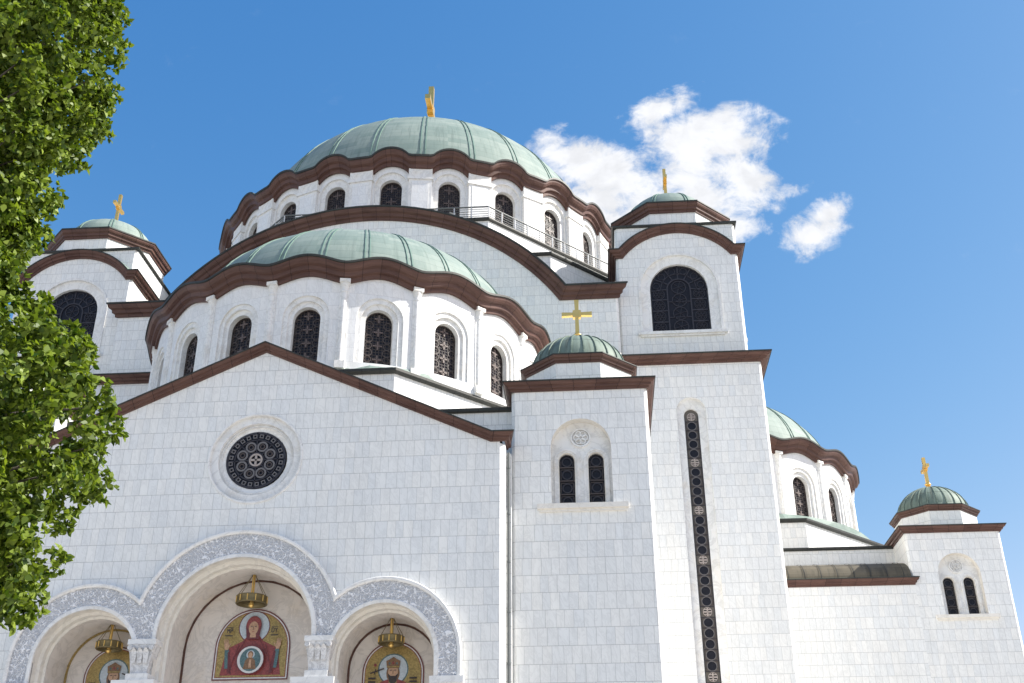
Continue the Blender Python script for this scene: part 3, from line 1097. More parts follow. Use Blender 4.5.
# ------------------------------------------------------------------ bell towers (upper stage), local origin on the tower axis
HT = 3.9
def tower(loc):
    mb = MB()
    w1 = dict(c=0, hw=2.42, sill=33.05, spring=36.22)
    w2 = dict(c=0, hw=1.83, sill=33.15, spring=36.22)
    for q in range(4):
        a = q * pi / 2
        def fq(s, z, d, a=a):
            x, y = s, -HT + d
            return (x * cos(a) - y * sin(a), x * sin(a) + y * cos(a), z)
        c = .16
        strip_wall(mb, fq, -HT + c, HT - c, 31.0, 40.85, [w1], 'marble')
        recess(mb, fq, [(w1, 0, .10), (w2, .16, .46)], ['trim'])
        # raised hood mould round the window
        ol = outline(dict(c=0, hw=2.42, sill=33.0, spring=36.22))
        inplane_sweep(mb, fq, ol, [(0, 0), (.06, 0), (.06, .16), (0, .16)], ['trim'])
        mb.face([fq(HT - c, 31.0, 0), fq(HT, 31.0, c), fq(HT, 40.85, c), fq(HT - c, 40.85, 0)], 'marble')
    t_ = part(mb, 'bell_tower', loc)
    mb = MB()
    for q in range(4):
        a = q * pi / 2
        def fq(s, z, d, a=a):
            x, y = s, -HT + d
            return (x * cos(a) - y * sin(a), x * sin(a) + y * cos(a), z)
        th = .52
        kx, kz, apz = 3.45, 39.05 - th, 40.84 - th
        sgt = apz - kz
        R = (kx * kx + sgt * sgt) / (2 * sgt)
        zc = apz - R
        a1 = math.asin(kx / R)
        pts = [(-HT, kz), (HT, kz)] if q % 2 else [(-HT, kz)] + [(R * sin(-a1 + 2 * a1 * k / 24), zc + R * cos(-a1 + 2 * a1 * k / 24)) for k in range(25)] + [(HT, kz)]
        pr, ms = cprof(th, .5)
        inplane_sweep(mb, fq, pts, pr, ms, ends=(1, 1))
        # the sill of the window
        mb2 = None
    mb.build('arched_cornice', t_)
    mb = MB()
    for q in range(4):
        a = q * pi / 2
        R_ = Matrix.Rotation(a, 3, 'Z')
        for (x0, x1, z0, z1, dd) in ((-2.75, 2.75, 32.82, 33.02, .22), (-2.6, 2.6, 32.70, 32.82, .12)):
            P = [R_ @ Vector((x, y, 0)) for x, y in ((x0, -HT - dd), (x1, -HT - dd), (x1, -HT + .1), (x0, -HT + .1))]
            mb.prism([(p.x, p.y) for p in P], z0, z1, 'trim')
    mb.build('window_sill', t_)
    # thin slab on the square, then the octagon
    mb = MB()
    sq = rect(-HT, HT, -HT, HT)
    ring_cornice(mb, sq, 40.85, .18, .14, [(0, 0), (.10, 0), (.14, .05), (.14, .16), (-1.2, .22)], ['bronze_edge'] * 3 + ['verdigris_dark'])
    oc = ngon(3.62)
    mb.prism(oc, 40.9, 42.2, 'marble')
    ring_cornice(mb, oc, 42.08, .72, .42)
    mb.build('octagon', t_)
    mb = MB()
    mb.lathe([(4.0, 42.84), (3.1, 43.0)] + ellipse_prof(3.1, 2.45, 43.0, 14), 'verdigris', 48)
    ribs(mb, 3.1, 2.45, 43.0, [s for k in range(8) for s in ((k + .5) * pi / 4 - .035, (k + .5) * pi / 4 + .035)], .035, .05)
    mb.build('dome_roof', t_)
    w0 = None
    for q in range(4):
        a = q * pi / 2
        r = HT - .42
        L = (r * sin(a), -r * cos(a), 33.15)
        if w0 is None: w0 = tower_window(1.83, 4.90).build('window', t_, L, a)
        else: dup(w0, t_, L, a)
    cross('gilded_cross', t_, (0, 0, 45.1), 3.2, .80, .21, pi / 2)
    return t_
t1 = tower((20.1, 62.1 + HT, 0))
t1['label'] = 'bell tower right of the dome'
t2 = dup_tree(t1, church, (-19.85, 62.1 + HT - 43, -GZ), 0)
t2['label'] = 'bell tower left of the dome'

# ------------------------------------------------------------------ apses (half-domed conches)
SPC = radians(18.9)
RW2 = 11.4
def apse(loc, rz):
    mb = MB()
    fm = cyl(RW2)
    bw = SPC * RW2
    ks = range(-4, 5)
    for k in ks:
        c = k * bw
        o1 = dict(c=c, hw=1.20, sill=24.95, spring=27.50)
        o1b = dict(c=c, hw=.95, sill=25.0, spring=27.48)
        o2 = dict(c=c, hw=.72, sill=25.05, spring=27.42)
        strip_wall(mb, fm, c - bw / 2, c + bw / 2, 24.3, 30.2, [o1], 'marble_drum', ds=bw / 6, smooth='d')
        recess(mb, fm, [(o1, 0, .09), (o1b, .09, .22), (o2, .22, .60)], ['trim'])
    # plain wall running back on both sides
    for sx in (-1, 1):
        a0 = sx * 4.5 * SPC
        strip_wall(mb, fm, min(a0, sx * radians(120)) * RW2, max(a0, sx * radians(120)) * RW2, 24.3, 30.2, [], 'marble_drum', ds=.8, smooth='d')
    ap = part(mb, 'apse', loc, rz)
    w0 = None
    for k in ks:
        a = k * SPC
        r = RW2 - .57
        L = (r * sin(a), -r * cos(a), 25.05)
        if w0 is None: w0 = drum_window(.72, 3.09, 4).build('window', ap, L, a)
        else: dup(w0, ap, L, a)
    mb = MB()
    pw = .17
    mb.box(-pw - .06, pw + .06, -.05, .15, 24.3, 29.0, 'trim')
    mb.tube((0, -.01, 24.9), (0, -.01, 28.85), pw, pw * .94, 'trim', 14, grp='col')
    mb.box(-pw - .08, pw + .08, -.22, .1, 24.5, 24.9, 'trim')
    mb.lathe([(pw * .95, 28.82), (pw * 1.18, 28.88), (pw * .98, 28.95), (pw * 1.25, 29.12), (pw * 1.5, 29.38)], 'trim', 14, (0, -.02), grp='cap')
    mb.box(-pw * 1.6, pw * 1.6, -.03 - pw * 1.5, .1, 29.36, 29.56, 'trim')
    p0 = None
    for k in range(-5, 5):
        a = (k + .5) * SPC
        L = (RW2 * sin(a), -RW2 * cos(a), 0)
        if p0 is None: p0 = mb.build('pilaster', ap, L, a)
        else: dup(p0, ap, L, a)
    def bumpf(a):
        x = ((a / SPC + .5) % 1.0 - .5) * 2
        return .42 * (0.5 + 0.5 * cos(pi * x)) ** .8
    mb = MB()
    wavy_cornice(mb, RW2 + .02, 29.36, .95, .76, 260, bumpf, radians(-122), radians(122))
    mb.build('cornice', ap)
    mb = MB()
    R, B, Z = 10.35, 7.15, 30.35
    mb.lathe([(11.25, 30.25), (10.3, 30.33)] + ellipse_prof(R, B, Z, 20), 'verdigris', 72)
    d = radians(.75)
    ribs(mb, R, B, Z, [s for k in range(-8, 9) for s in (k * radians(13.3) + .026 - d, k * radians(13.3) + .026 + d)], .028, .045)
    mb.build('half_dome_roof', ap)
    # octagonal podium with sloping copper apron
    mb = MB()
    oc = ngon(11.25)
    mb.prism(oc, 18.0, 24.2, 'marble')
    ring_cornice(mb, oc, 24.15, .3, .3, [(0, 0), (.12, .0), (.22, .10), (.22, .24), (-.1, .30)], ['bronze_edge'] * 3 + ['verdigris'])
    n = 64
    top = [(11.5 * sin(2 * pi * k / n), -11.5 * cos(2 * pi * k / n)) for k in range(n)]
    for k in range(n):
        j = (k + 1) % n
        a0, a1 = 2 * pi * k / n, 2 * pi * j / n if j else 2 * pi
        def oct_r(a):
            f = ((a + pi / 8) % (pi / 4)) - pi / 8
            return 11.22 / cos(f)
        ra, rb = max(oct_r(a0), 11.32), max(oct_r(a1), 11.32)
        mb.face([(ra * sin(a0), -ra * cos(a0), 24.43), (rb * sin(a1), -rb * cos(a1), 24.43), (11.3 * sin(a1), -11.3 * cos(a1), 24.95), (11.3 * sin(a0), -11.3 * cos(a0), 24.95)], 'verdigris')
    mb.build('podium', ap)
    return ap
apW = apse((0, 59.9, 0), 0)
apW['label'] = 'half-domed apse above the entrance gable'
apS = dup_tree(apW, church, (22.5, DD - 43, -GZ), pi / 2)
for ch_ in apS.children:
    if ch_.name.startswith('podium'): ch_.location = (0, -1.1, 0)
apS['label'] = 'half-domed apse on the right flank'

# ------------------------------------------------------------------ corner turrets with small domes
HB = 2.93
def lancets(mb, fm, zoff=0.0):
    big = dict(c=0, hw=1.27, sill=15.55 + zoff, spring=18.12 + zoff)
    ch = .14
    strip_wall(mb, fm, -HB + ch, HB - ch, GZ, 21.05, [big], 'marble')
    d1 = .46
    recess(mb, fm, [(big, 0, d1)], ['creamstone'])
    # tympanum wall with two lancet openings
    def f2(s, z, d): return fm(s, z, d + d1)
    ops = [dict(c=s, hw=.36, sill=15.58, spring=17.66) for s in (-.62, .62)]
    strip_wall(mb, f2, -1.27, 1.27, 15.55, lambda s: 18.12 + sqrt(max(0, 1.27 ** 2 - s * s)), ops, 'trim', extra=samples(big))
    for op in ops:
        i2 = dict(op); i2['hw'] = .325
        recess(mb, f2, [(op, 0, .05), (i2, .05, .25)], ['creamstone'])
        inplane_sweep(mb, f2, outline(dict(c=op['c'], hw=.44, sill=15.6, spring=17.66)), [(0, 0), (.05, 0), (.05, .09), (0, .09)], ['trim'])
    # rosette
    def ringf(r, w, out):
        path = [(r * cos(2 * pi * k / 24), 18.66 + r * sin(2 * pi * k / 24)) for k in range(24)][::-1]
        inplane_sweep(mb, f2, path, [(0, 0), (out, 0), (out, w), (0, w)], ['trim'], closed=True)
    ringf(.36, .07, .10)
    for k in range(6):
        a = k * pi / 3
        path = [(.19 * cos(a) + .10 * cos(2 * pi * q / 10), 18.66 + .19 * sin(a) + .10 * sin(2 * pi * q / 10)) for q in range(10)][::-1]
        inplane_sweep(mb, f2, path, [(0, 0), (.09, 0), (.09, .035), (0, .035)], ['trim'], closed=True)

def turret(loc, rz=0.0):
    mb = MB()
    lancets(mb, flat(0, -HB))
    ch = .14
    fp = [(HB - ch, -HB), (HB, -HB + ch), (HB, HB), (-HB, HB), (-HB, -HB + ch), (-HB + ch, -HB)]
    for a, b in zip(fp[:-1], fp[1:]):
        mb.face([(a[0], a[1], GZ), (b[0], b[1], GZ), (b[0], b[1], 21.05), (a[0], a[1], 21.05)], 'marble')
    tr = part(mb, 'corner_turret', loc, rz)
    mb = MB()
    ring_cornice(mb, rect(-HB, HB, -HB, HB), 20.70, .42, .38)
    mb.face([(-HB, -HB, 21.14), (HB, -HB, 21.14), (HB, HB, 21.14), (-HB, HB, 21.14)], 'verdigris_dark')
    mb.build('cornice', tr)
    mb = MB()
    oc = ngon(2.38)
    mb.prism(oc, 21.0, 22.40, 'marble')
    ring_cornice(mb, oc, 22.32, .38, .28)
    mb.build('octagon', tr)
    mb = MB()
    mb.lathe([(2.55, 22.68), (2.25, 22.74)] + ellipse_prof(2.25, 1.88, 22.74, 12), 'verdigris_dark', 48)
    ribs(mb, 2.25, 1.88, 22.74, [(k + .5) * pi / 12 for k in range(24)], .028, .05, m='verdigris_dark')
    mb.build('dome_roof', tr)
    mb = MB()
    mb.box(-1.87, 1.87, -HB - .18, -HB + .05, 15.34, 15.55, 'creamstone')
    mb.box(-1.78, 1.78, -HB - .10, -HB + .05, 15.22, 15.34, 'creamstone')
    mb.build('window_sill', tr)
    w0 = lancet_window(.325, 2.40).build('window', tr, (-.62, -HB + .69, 15.58))
    dup(w0, tr, (.62, -HB + .69, 15.58))
    cross('gilded_cross', tr, (0, 0, 24.60), 2.25, .72, .20, 0.0)
    return tr
u1 = turret((13.66, 44.0 + HB, 0))
u1['label'] = 'corner turret beside the gable'
u2 = dup_tree(u1, church, (-12.35, 44.0 + HB - 43, -GZ), 0)
u2['label'] = 'corner turret behind the tree'
u3 = dup_tree(u1, church, (36.42, 69.4 + HB - 43, -GZ + 1.28), 0)
u3['label'] = 'corner turret at the far right'
for ch_ in u3.children:
    if ch_.name.startswith('gilded_cross'): ch_.rotation_euler = (0, 0, pi / 2)

# ------------------------------------------------------------------ arm blocks behind gable / between turrets
mb = MB()
mb.box(-10.69, 10.69, 44.9, 60.9, 14.2, 20.25, 'marble')
mb.box(-10.69, 10.69, 45.9, 60.8, GZ, 14.18, 'marble')
mb.box(-16.4, -10.7, 49.9, 60.9, GZ, 20.2, 'marble')
mb.box(10.7, 16.4, 49.9, 60.9, GZ, 20.2, 'marble')
mb.box(10.3, 10.74, 43.6, 44.85, GZ, 17.7, 'marble')
nb_ = part(mb, 'narthex')
mb = MB()
ring_cornice(mb, rect(-10.7, 10.7, 44.9, 60.9), 20.2, .2, .12, [(0, 0), (.08, 0), (.12, .06), (.12, .2), (-.6, .24)], ['bronze_edge'] * 3 + ['roof_sheet'])
mb.build('cornice', nb_)

# right flank: arm block, aisle wall with lean-to roof
mb = MB()
mb.box(24.5, 39.2, 72.4, 96.6, GZ, 22.0, 'marble')
mb.box(24.5, 33.63, 69.4, 72.4, GZ, 18.9, 'marble')
wing = part(mb, 'side_wing')
mb = MB()
ring_cornice(mb, rect(24.4, 39.2, 72.4, 96.6), 21.92, .2, .12, [(0, 0), (.08, 0), (.12, .06), (.12, .2), (-.6, .24)], ['bronze_edge'] * 3 + ['roof_sheet'])
mb.build('cornice', wing)
mb = MB()
pr, ms = cprof(.46, .32)
inplane_sweep(mb, flat(0, 69.4), [(24.55, 18.72), (33.6, 18.72)], pr, ms, ends=(0, 1))
mb.build('aisle_cornice', wing)
mb = MB()
n = 12
prof = []
for k in range(n + 1):
    a = pi / 2 * k / n
    prof.append((69.25 + 3.1 * (1 - cos(a)) , 19.16 + 1.55 * sin(a)))
for (y0, z0), (y1, z1) in zip(prof[:-1], prof[1:]):
    mb.face([(24.5, y0, z0), (33.47, y0, z0), (33.47, y1, z1), (24.5, y1, z1)], 'roof_sheet')
for k in range(9):
    x = 25.0 + k * 1.0
    for (y0, z0), (y1, z1) in zip(prof[:-1], prof[1:]):
        mb.face([(x, y0 - .03, z0 + .05), (x + .05, y0 - .03, z0 + .05), (x + .05, y1 - .03, z1 + .05), (x, y1 - .03, z1 + .05)], 'bronze_edge')
mb.build('aisle_roof', wing)

# ------------------------------------------------------------------ entrance gable
YG = 43.0
HG = 10.52
def gz_(s):
    s = abs(s)
    return 22.66 + (18.08 - 22.66) * min(s, 9.93) / 9.93
zsp_b, r_b, zsp_s, r_s, xs = 10.2, 3.12, 9.29, 2.06, 5.85
op_b = dict(c=0, hw=r_b, sill=GZ, spring=zsp_b)
op_l = dict(c=-xs, hw=r_s, sill=GZ, spring=zsp_s)
op_r = dict(c=xs, hw=r_s, sill=GZ, spring=zsp_s)
rose = dict(c=0, zc=17.63, r=1.95)
mb = MB()
ch = .20
def above(op): return 12.0
# below the portal line
strip_wall(mb, flat(0, YG), -HG + ch, HG - ch, GZ, 14.8, [op_b, op_l, op_r], 'marble')
strip_wall(mb, flat(0, YG), -HG + ch, HG - ch, 14.8, gz_, [rose], 'marble', extra=(0, -9.93, 9.93))
# rose surround: stepped splay
r1 = dict(c=0, zc=17.63, r=1.62); r2 = dict(c=0, zc=17.63, r=1.50); r3 = dict(c=0, zc=17.63, r=1.28)
recess(mb, flat(0, YG), [(rose, 0, .12), (r1, .10, .26), (r2, .20, .30), (r3, .34, .46)], ['trim'])
path = [(1.95 * cos(2 * pi * k / 40), 17.63 + 1.95 * sin(2 * pi * k / 40)) for k in range(40)][::-1]
inplane_sweep(mb, flat(0, YG), path, [(0, -.02), (.05, 0), (.05, .07), (0, .09)], ['trim'], closed=True)
for sx in (-1, 1):
    q = [(sx * (HG - ch), YG), (sx * HG, YG + ch), (sx * HG, YG + 1.9)]
    for a, b in zip(q[:-1], q[1:]):
        F = [(a[0], a[1], GZ), (b[0], b[1], GZ), (b[0], b[1], 17.95), (a[0], a[1], 17.95)]
        mb.face(F if sx > 0 else F[::-1], 'marble')
# roof slabs behind the gable, stepping back to the podium
for sx in (-1, 1):
    F = [(0, YG, 22.7), (sx * 10.4, YG, 18.1), (sx * 10.4, YG + 1.9, 18.1), (0, YG + 5.4, 22.7)]
    mb.face(F, 'roof_sheet')
# niches: stepped barrels
YT = 2.40                          # depth of tympanum
for op, r0, rr in ((op_b, r_b, (2.98, 2.88)), (op_l, r_s, (1.95, 1.86)), (op_r, r_s, (1.95, 1.86))):
    b1 = dict(op); b1['hw'] = rr[0]
    b2 = dict(op); b2['hw'] = rr[1]
    recess(mb, flat(0, YG), [(op, -.05, .30), (b1, .34, .62), (b2, .66, YT)], ['creamstone', 'creamstone', 'niche'], 'niche')
gable = part(mb, 'entrance_gable')
# raking cornice
mb = MB()
pr, ms = cprof(.35, .42)
tb = .44
pth2 = [(-HG, 18.02), (-9.93, 18.02), (0, 22.59), (9.93, 18.02), (HG, 18.02)]
inplane_sweep(mb, flat(0, YG), pth2, pr, ms, ends=(1, 1))
# side returns
for sx in (-1, 1):
    n = len(pr)
    for k in range(n - 1):
        (o0, u0), (o1, u1) = pr[k], pr[k + 1]
        F = [(sx * (HG + o0), YG - o0, 18.02 + u0), (sx * (HG + o0), YG + .95, 18.02 + u0), (sx * (HG + o1), YG + .95, 18.02 + u1), (sx * (HG + o1), YG - o1, 18.02 + u1)]
        if (HG + max(o0, o1)) < 10.72 or True:
            F = [(sx * min(abs(v[0]), 10.725), v[1], v[2]) if v[1] > 43.9 else v for v in F]
        mb.face(F if sx > 0 else F[::-1], ms[min(k, len(ms) - 1)])
mb.build('raking_cornice', gable)
mb = MB()
mb.tube((10.64, YG + .50, GZ), (10.64, YG + .50, 17.7), .055, .055, 'rail', 10)
for k in range(9):
    mb.tube((10.64, YG + .50, 1.0 + 2.0 * k), (10.64, YG + .50, 1.08 + 2.0 * k), .075, .075, 'rail', 10)
mb.build('downpipe', gable)
rose_window(1.28).build('rose_window', gable, (-.06, YG + .36, 17.66))

# carved archivolts: one band joining three arches
RBo, RSo = 4.17, 3.02
def zt(x):
    v = -1e9
    if abs(x) < RBo: v = max(v, zsp_b + sqrt(RBo ** 2 - x * x))
    if abs(abs(x) - xs) < RSo: v = max(v, zsp_s + sqrt(RSo ** 2 - (abs(x) - xs) ** 2))
    return v
def zb(x):
    a = abs(x)
    if a < r_b: return zsp_b + sqrt(r_b ** 2 - a * a)
    if abs(a - xs) < r_s: return zsp_s + sqrt(r_s ** 2 - (a - xs) ** 2)
    if a <= xs - r_s: return 10.06
    return 8.46
cuts = set()
for c, r, n in ((0, RBo, 40), (0, r_b, 32), (xs, RSo, 32), (-xs, RSo, 32), (xs, r_s, 28), (-xs, r_s, 28)):
    for k in range(n + 1): cuts.add(round(c - r * cos(pi * k / n), 4))
e = xs + RSo
cs = sorted(x for x in cuts if -e <= x <= e)
f_ = [cs[0]]
for c in cs[1:]:
    if c - f_[-1] > 2e-3: f_.append(c)
mb = MB()
yf = YG - .26
eps = 1e-4
for a, b in zip(f_[:-1], f_[1:]):
    a2, b2 = a + eps, b - eps
    za0, zb0, za1, zb1 = zb(a2), zb(b2), zt(a2), zt(b2)
    if a < -e + .01: za1 = max(zsp_s, 8.46)
    if b > e - .01: zb1 = max(zsp_s, 8.46)
    if za1 < za0: za0 = za1
    mb.face([(a, yf, za0), (b, yf, zb0), (b, yf, zb1), (a, yf, za1)], 'carved')
    mb.face([(a, yf, za1), (b, yf, zb1), (b, YG + .02, zb1), (a, YG + .02, za1)], 'trim')
    mb.face([(a, YG + .02, za0), (b, YG + .02, zb0), (b, yf, zb0), (a, yf, za0)], 'creamstone')
for sx in (-1, 1):
    F = [(sx * e, yf, 8.46), (sx * e, YG + .02, 8.46), (sx * e, YG + .02, zsp_s), (sx * e, yf, zsp_s)]
    mb.face(F if sx > 0 else F[::-1], 'trim')
# mouldings on the outer and inner edges
xv = None
lo, hi = 2.9, 4.15
for _ in range(60):
    mid = (lo + hi) / 2
    if zsp_b + sqrt(RBo ** 2 - mid ** 2) > zsp_s + sqrt(max(0, RSo ** 2 - (mid - xs) ** 2)): lo = mid
    else: hi = mid
xv = lo
path = [(-e, 8.46), (-e, zsp_s)]
aS = math.acos((xs - xv) / RSo)
for k in range(1, 25): 
    a = pi - (pi - aS) * 0 - (pi - aS) * k / 24
    path.append((-xs + RSo * cos(a), zsp_s + RSo * sin(a)))
aB = math.acos(xv / RBo)
for k in range(1, 33):
    a = (pi - aB) - (pi - 2 * aB) * k / 32
    path.append((RBo * cos(a), zsp_b + RBo * sin(a)))
aT = math.pi - aS
for k in range(1, 25):
    a = aT - aT * k / 24
    path.append((xs + RSo * cos(a), zsp_s + RSo * sin(a)))
path.append((e, 8.46))
inplane_sweep(mb, flat(0, yf), path, [(0, -.13), (.05, -.13), (.09, -.07), (.09, -.0), (.05, .03), (-.28, .03)], ['trim'])
for c, r, z0, zl in ((0, r_b, zsp_b, 10.06), (xs, r_s, zsp_s, 8.46), (-xs, r_s, zsp_s, 8.46)):
    pts = [(c - r, zl)] + [(c - r * cos(pi * k / 32), z0 + r * sin(pi * k / 32)) for k in range(33)] + [(c + r, zl)]
    inplane_sweep(mb, flat(0, yf), pts, [(-.05, -.05), (.05, -.05), (.05, .08), (0, .12)], ['trim'])
arch_part = mb.build('portal_arches', gable)
# imposts and piers below the arches
mb = MB()
def capital(cx):
    mb.box(cx - .56, cx + .56, YG - .40, YG + .30, 10.02, 10.22, 'trim')
    n = 10
    for k in range(n):
        z0 = 8.9 + 1.12 * k / n; z1 = 8.9 + 1.12 * (k + 1) / n
        w0 = .33 + .20 * (k / n) ** 1.4; w1 = .33 + .20 * ((k + 1) / n) ** 1.4
        P0 = rect(cx - w0, cx + w0, YG - .22 - w0 * .3, YG + .25); P1 = rect(cx - w1, cx + w1, YG - .22 - w1 * .3, YG + .25)
        for i in range(4):
            j = (i + 1) % 4
            mb.face([(*P0[i], z0), (*P0[j], z0), (*P1[j], z1), (*P1[i], z1)], 'carved_white')
    # two small corner volutes and a row of leaf tips under the abacus
    for sx in (-1, 1):
        mb.tube((cx + sx * .42, YG - .48, 9.88), (cx + sx * .42, YG - .30, 9.88), .10, .10, 'carved_white', 10, grp='v%d' % sx)
    for q in range(3):
        x = cx + (q - 1) * .24
        mb.face([(x - .08, YG - .40, 9.30), (x + .08, YG - .40, 9.30), (x + .12, YG - .46, 9.72), (x - .12, YG - .46, 9.72)], 'carved_white')
        mb.face([(x - .12, YG - .46, 9.72), (x + .12, YG - .46, 9.72), (x + .03, YG - .55, 9.86), (x - .03, YG - .55, 9.86)], 'carved_white')
        mb.face([(x - .03, YG - .55, 9.86), (x + .03, YG - .55, 9.86), (x + .08, YG - .36, 9.84), (x - .08, YG - .36, 9.84)], 'carved_white')
stone('carved_white', (0.72, 0.71, 0.70), vein=.3, scale=3, bmp=.8)
mb0 = mb
capital(0.0)
cap0 = mb.build('capital', gable, (3.40, 0, -.15))
dup(cap0, gable, (-3.54, 0, -.15))
mb = MB()
# column under each capital
mb.tube((0, YG - .05, GZ + .5), (0, YG - .05, 8.35), .36, .32, 'creamstone', 20, grp='c')
mb.box(-.44, .44, YG - .45, YG + .35, 8.62, 8.90, 'trim')
mb.box(-.95, .72, YG - .50, YG + .40, 8.34, 8.66, 'trim')
mb.box(-.55, .55, YG - .55, YG + .45, GZ, GZ + .5, 'trim')
c0 = mb.build('column', gable, (3.40, 0, -.15))
dup(c0, gable, (-3.54, 0, -.15))
mb = MB()
mb.box(-.62, .66, YG - .42, YG - .004, 8.36, 8.62, 'trim')
mb.box(-.50, .54, YG - .30, YG - .004, GZ, 8.36, 'trim')
i0 = mb.build('impost', gable, (8.34, 0, -.15))
dup(i0, gable, (-8.46, 0, -.15))

# dark bronze arc strips where the tympanum meets the vault
mb = MB()
for op, r in ((op_b, 2.88), (op_l, 1.86), (op_r, 1.86)):
    pts = [(op['c'] - r, 6.0)] + [(op['c'] - r * cos(pi * k / 32), op['spring'] + r * sin(pi * k / 32)) for k in range(33)] + [(op['c'] + r, 6.0)]
    m = 'bronze' if op is not op_l else 'm_gold'
    inplane_sweep(mb, flat(0, YG + YT), pts, [(-.01, -.085), (.05, -.085), (.05, -.004), (-.01, -.004)], [m])
mb.build('vault_edge_strip', gable)

# mosaics: flat panels with layered tesserae fields a few millimetres apart
def arch_poly(hw, z0, sp, n=24):
    return [(-hw, z0), (hw, z0)] + [(hw * cos(pi * k / n), sp + hw * sin(pi * k / n)) for k in range(n + 1)]
class Flat:
    def __init__(s): s.mb = MB(); s.k = 0
    def poly(s, pts, m):
        s.k += 1
        s.mb.face([(x, -.004 * s.k, z) for x, z in pts], m)
    def ell(s, cx, cz, rx, rz, m, n=24): s.poly([(cx + rx * cos(2 * pi * q / n), cz + rz * sin(2 * pi * q / n)) for q in range(n)], m)
    def line(s, x0, z0, x1, z1, w, m):
        d = Vector((x1 - x0, z1 - z0)).normalized(); p = Vector((-d.y, d.x)) * w / 2
        s.poly([(x0 - p.x, z0 - p.y), (x1 - p.x, z1 - p.y), (x1 + p.x, z1 + p.y), (x0 + p.x, z0 + p.y)], m)
def frame(F, hw, z0, sp):
    F.poly(arch_poly(hw, z0, sp), 'm_maroon')
    F.poly(arch_poly(hw - .05, z0 + .05, sp), 'm_white')
    F.poly(arch_poly(hw - .10, z0 + .10, sp), 'm_red')
    F.poly(arch_poly(hw - .13, z0 + .13, sp), 'm_gold')
def letter(F, ch_, x, z, h, w=.035, m='m_dark'):
    a = h * .55
    seg = {'M': [(0, 0, 0, 1), (0, 1, .5, .4), (.5, .4, 1, 1), (1, 1, 1, 0)], 'P': [(0, 0, 0, 1), (0, 1, .8, 1), (.8, 1, .8, .5), (.8, .5, 0, .5)],
           'O': [(0, 0, 0, 1), (0, 1, 1, 1), (1, 1, 1, 0), (1, 0, 0, 0)], 'T': [(0, .5, 1, .5)], 'Y': [(.5, 0, .5, .5), (.5, .5, 0, 1), (.5, .5, 1, 1)],
           'I': [(.5, 0, .5, 1)], 'C': [(1, 1, 0, 1), (0, 1, 0, 0), (0, 0, 1, 0)], 'A': [(0, 0, .5, 1), (.5, 1, 1, 0), (.2, .4, .8, .4)], 'N': [(0, 0, 0, 1), (0, 1, 1, 0), (1, 0, 1, 1)]}
    for x0, z0, x1, z1 in seg[ch_]:
        F.line(x + x0 * a, z + z0 * h, x + x1 * a, z + z1 * h, w, m)
def text(F, s_, x, z, h, gap=.05):
    for c_ in s_:
        letter(F, c_, x, z, h); x += h * .55 + gap

# large central panel: haloed figure in a dark red veil, hands raised, round medallion on the breast
F = Flat()
hw, z0, sp = 1.56, 8.84, 10.15
frame(F, hw, z0, sp)
F.ell(0, 10.97, .66, .66, 'm_maroon'); F.ell(0, 10.97, .62, .62, 'm_halo')
F.poly([(-1.25, 9.03), (1.25, 9.03), (1.12, 9.75), (.95, 10.15), (.42, 10.40), (.24, 10.62), (-.24, 10.62), (-.42, 10.40), (-.95, 10.15), (-1.12, 9.75)], 'm_red')
for sx in (-1, 1):
    # raised forearm with dark sleeve and open hand
    F.poly([(sx * .80, 9.30), (sx * 1.08, 9.30), (sx * 1.14, 10.05), (sx * .98, 10.08)], 'm_teal')
    F.poly([(sx * .78, 9.10), (sx * .92, 9.10), (sx * 1.0, 9.95), (sx * .92, 10.0)], 'm_maroon')
    F.poly([(sx * 1.00, 10.05), (sx * 1.12, 10.05), (sx * 1.19, 10.25), (sx * 1.15, 10.38), (sx * 1.01, 10.36), (sx * .96, 10.2)], 'm_skin')
    for q in range(4):
        F.line(sx * (1.03 + q * .045), 10.32, sx * (1.02 + q * .06), 10.50 - abs(q - 1.3) * .03, .034, 'm_skin')
    F.line(sx * .98, 10.16, sx * .90, 10.30, .035, 'm_skin')
    F.line(sx * .30, 10.45, sx * .62, 9.85, .03, 'm_maroon')
    F.line(sx * .55, 10.25, sx * .88, 9.2, .03, 'm_maroon')
F.ell(0, 10.98, .33, .42, 'm_maroon'); F.poly([(-.32, 10.95), (.32, 10.95), (.26, 10.45), (-.26, 10.45)], 'm_maroon')
F.ell(0, 11.08, .30, .30, 'm_red')
F.poly([(-.10, 10.72), (.10, 10.72), (.13, 10.52), (-.13, 10.52)], 'm_skin')
F.ell(0, 10.90, .20, .27, 'm_skin')
for sx in (-1, 1):
    F.line(sx * .04, 10.96, sx * .13, 10.955, .028, 'm_dark'); F.line(sx * .04, 11.01, sx * .14, 11.0, .016, 'm_brown')
F.line(0, 10.97, 0, 10.82, .028, 'm_brown'); F.line(-.05, 10.755, .05, 10.755, .022, 'm_red')
F.ell(0, 9.62, .58, .58, 'm_maroon'); F.ell(0, 9.62, .54, .54, 'm_white'); F.ell(0, 9.62, .43, .46, 'm_teal')
F.ell(0, 9.82, .17, .17, 'm_halo')
F.poly([(-.27, 9.24), (.27, 9.24), (.20, 9.58), (.09, 9.70), (-.09, 9.70), (-.20, 9.58)], 'm_brown')
F.ell(0, 9.82, .115, .14, 'm_brown'); F.ell(0, 9.79, .085, .11, 'm_skin')
F.poly([(-.05, 9.30), (.07, 9.30), (.05, 9.62), (-.03, 9.62)], 'm_skin')
text(F, 'MP', -1.06, 10.70, .17); F.line(-1.08, 10.92, -.80, 10.92, .025, 'm_dark'); text(F, 'OY', .80, 10.70, .17); F.line(.80, 10.92, 1.06, 10.92, .025, 'm_dark')
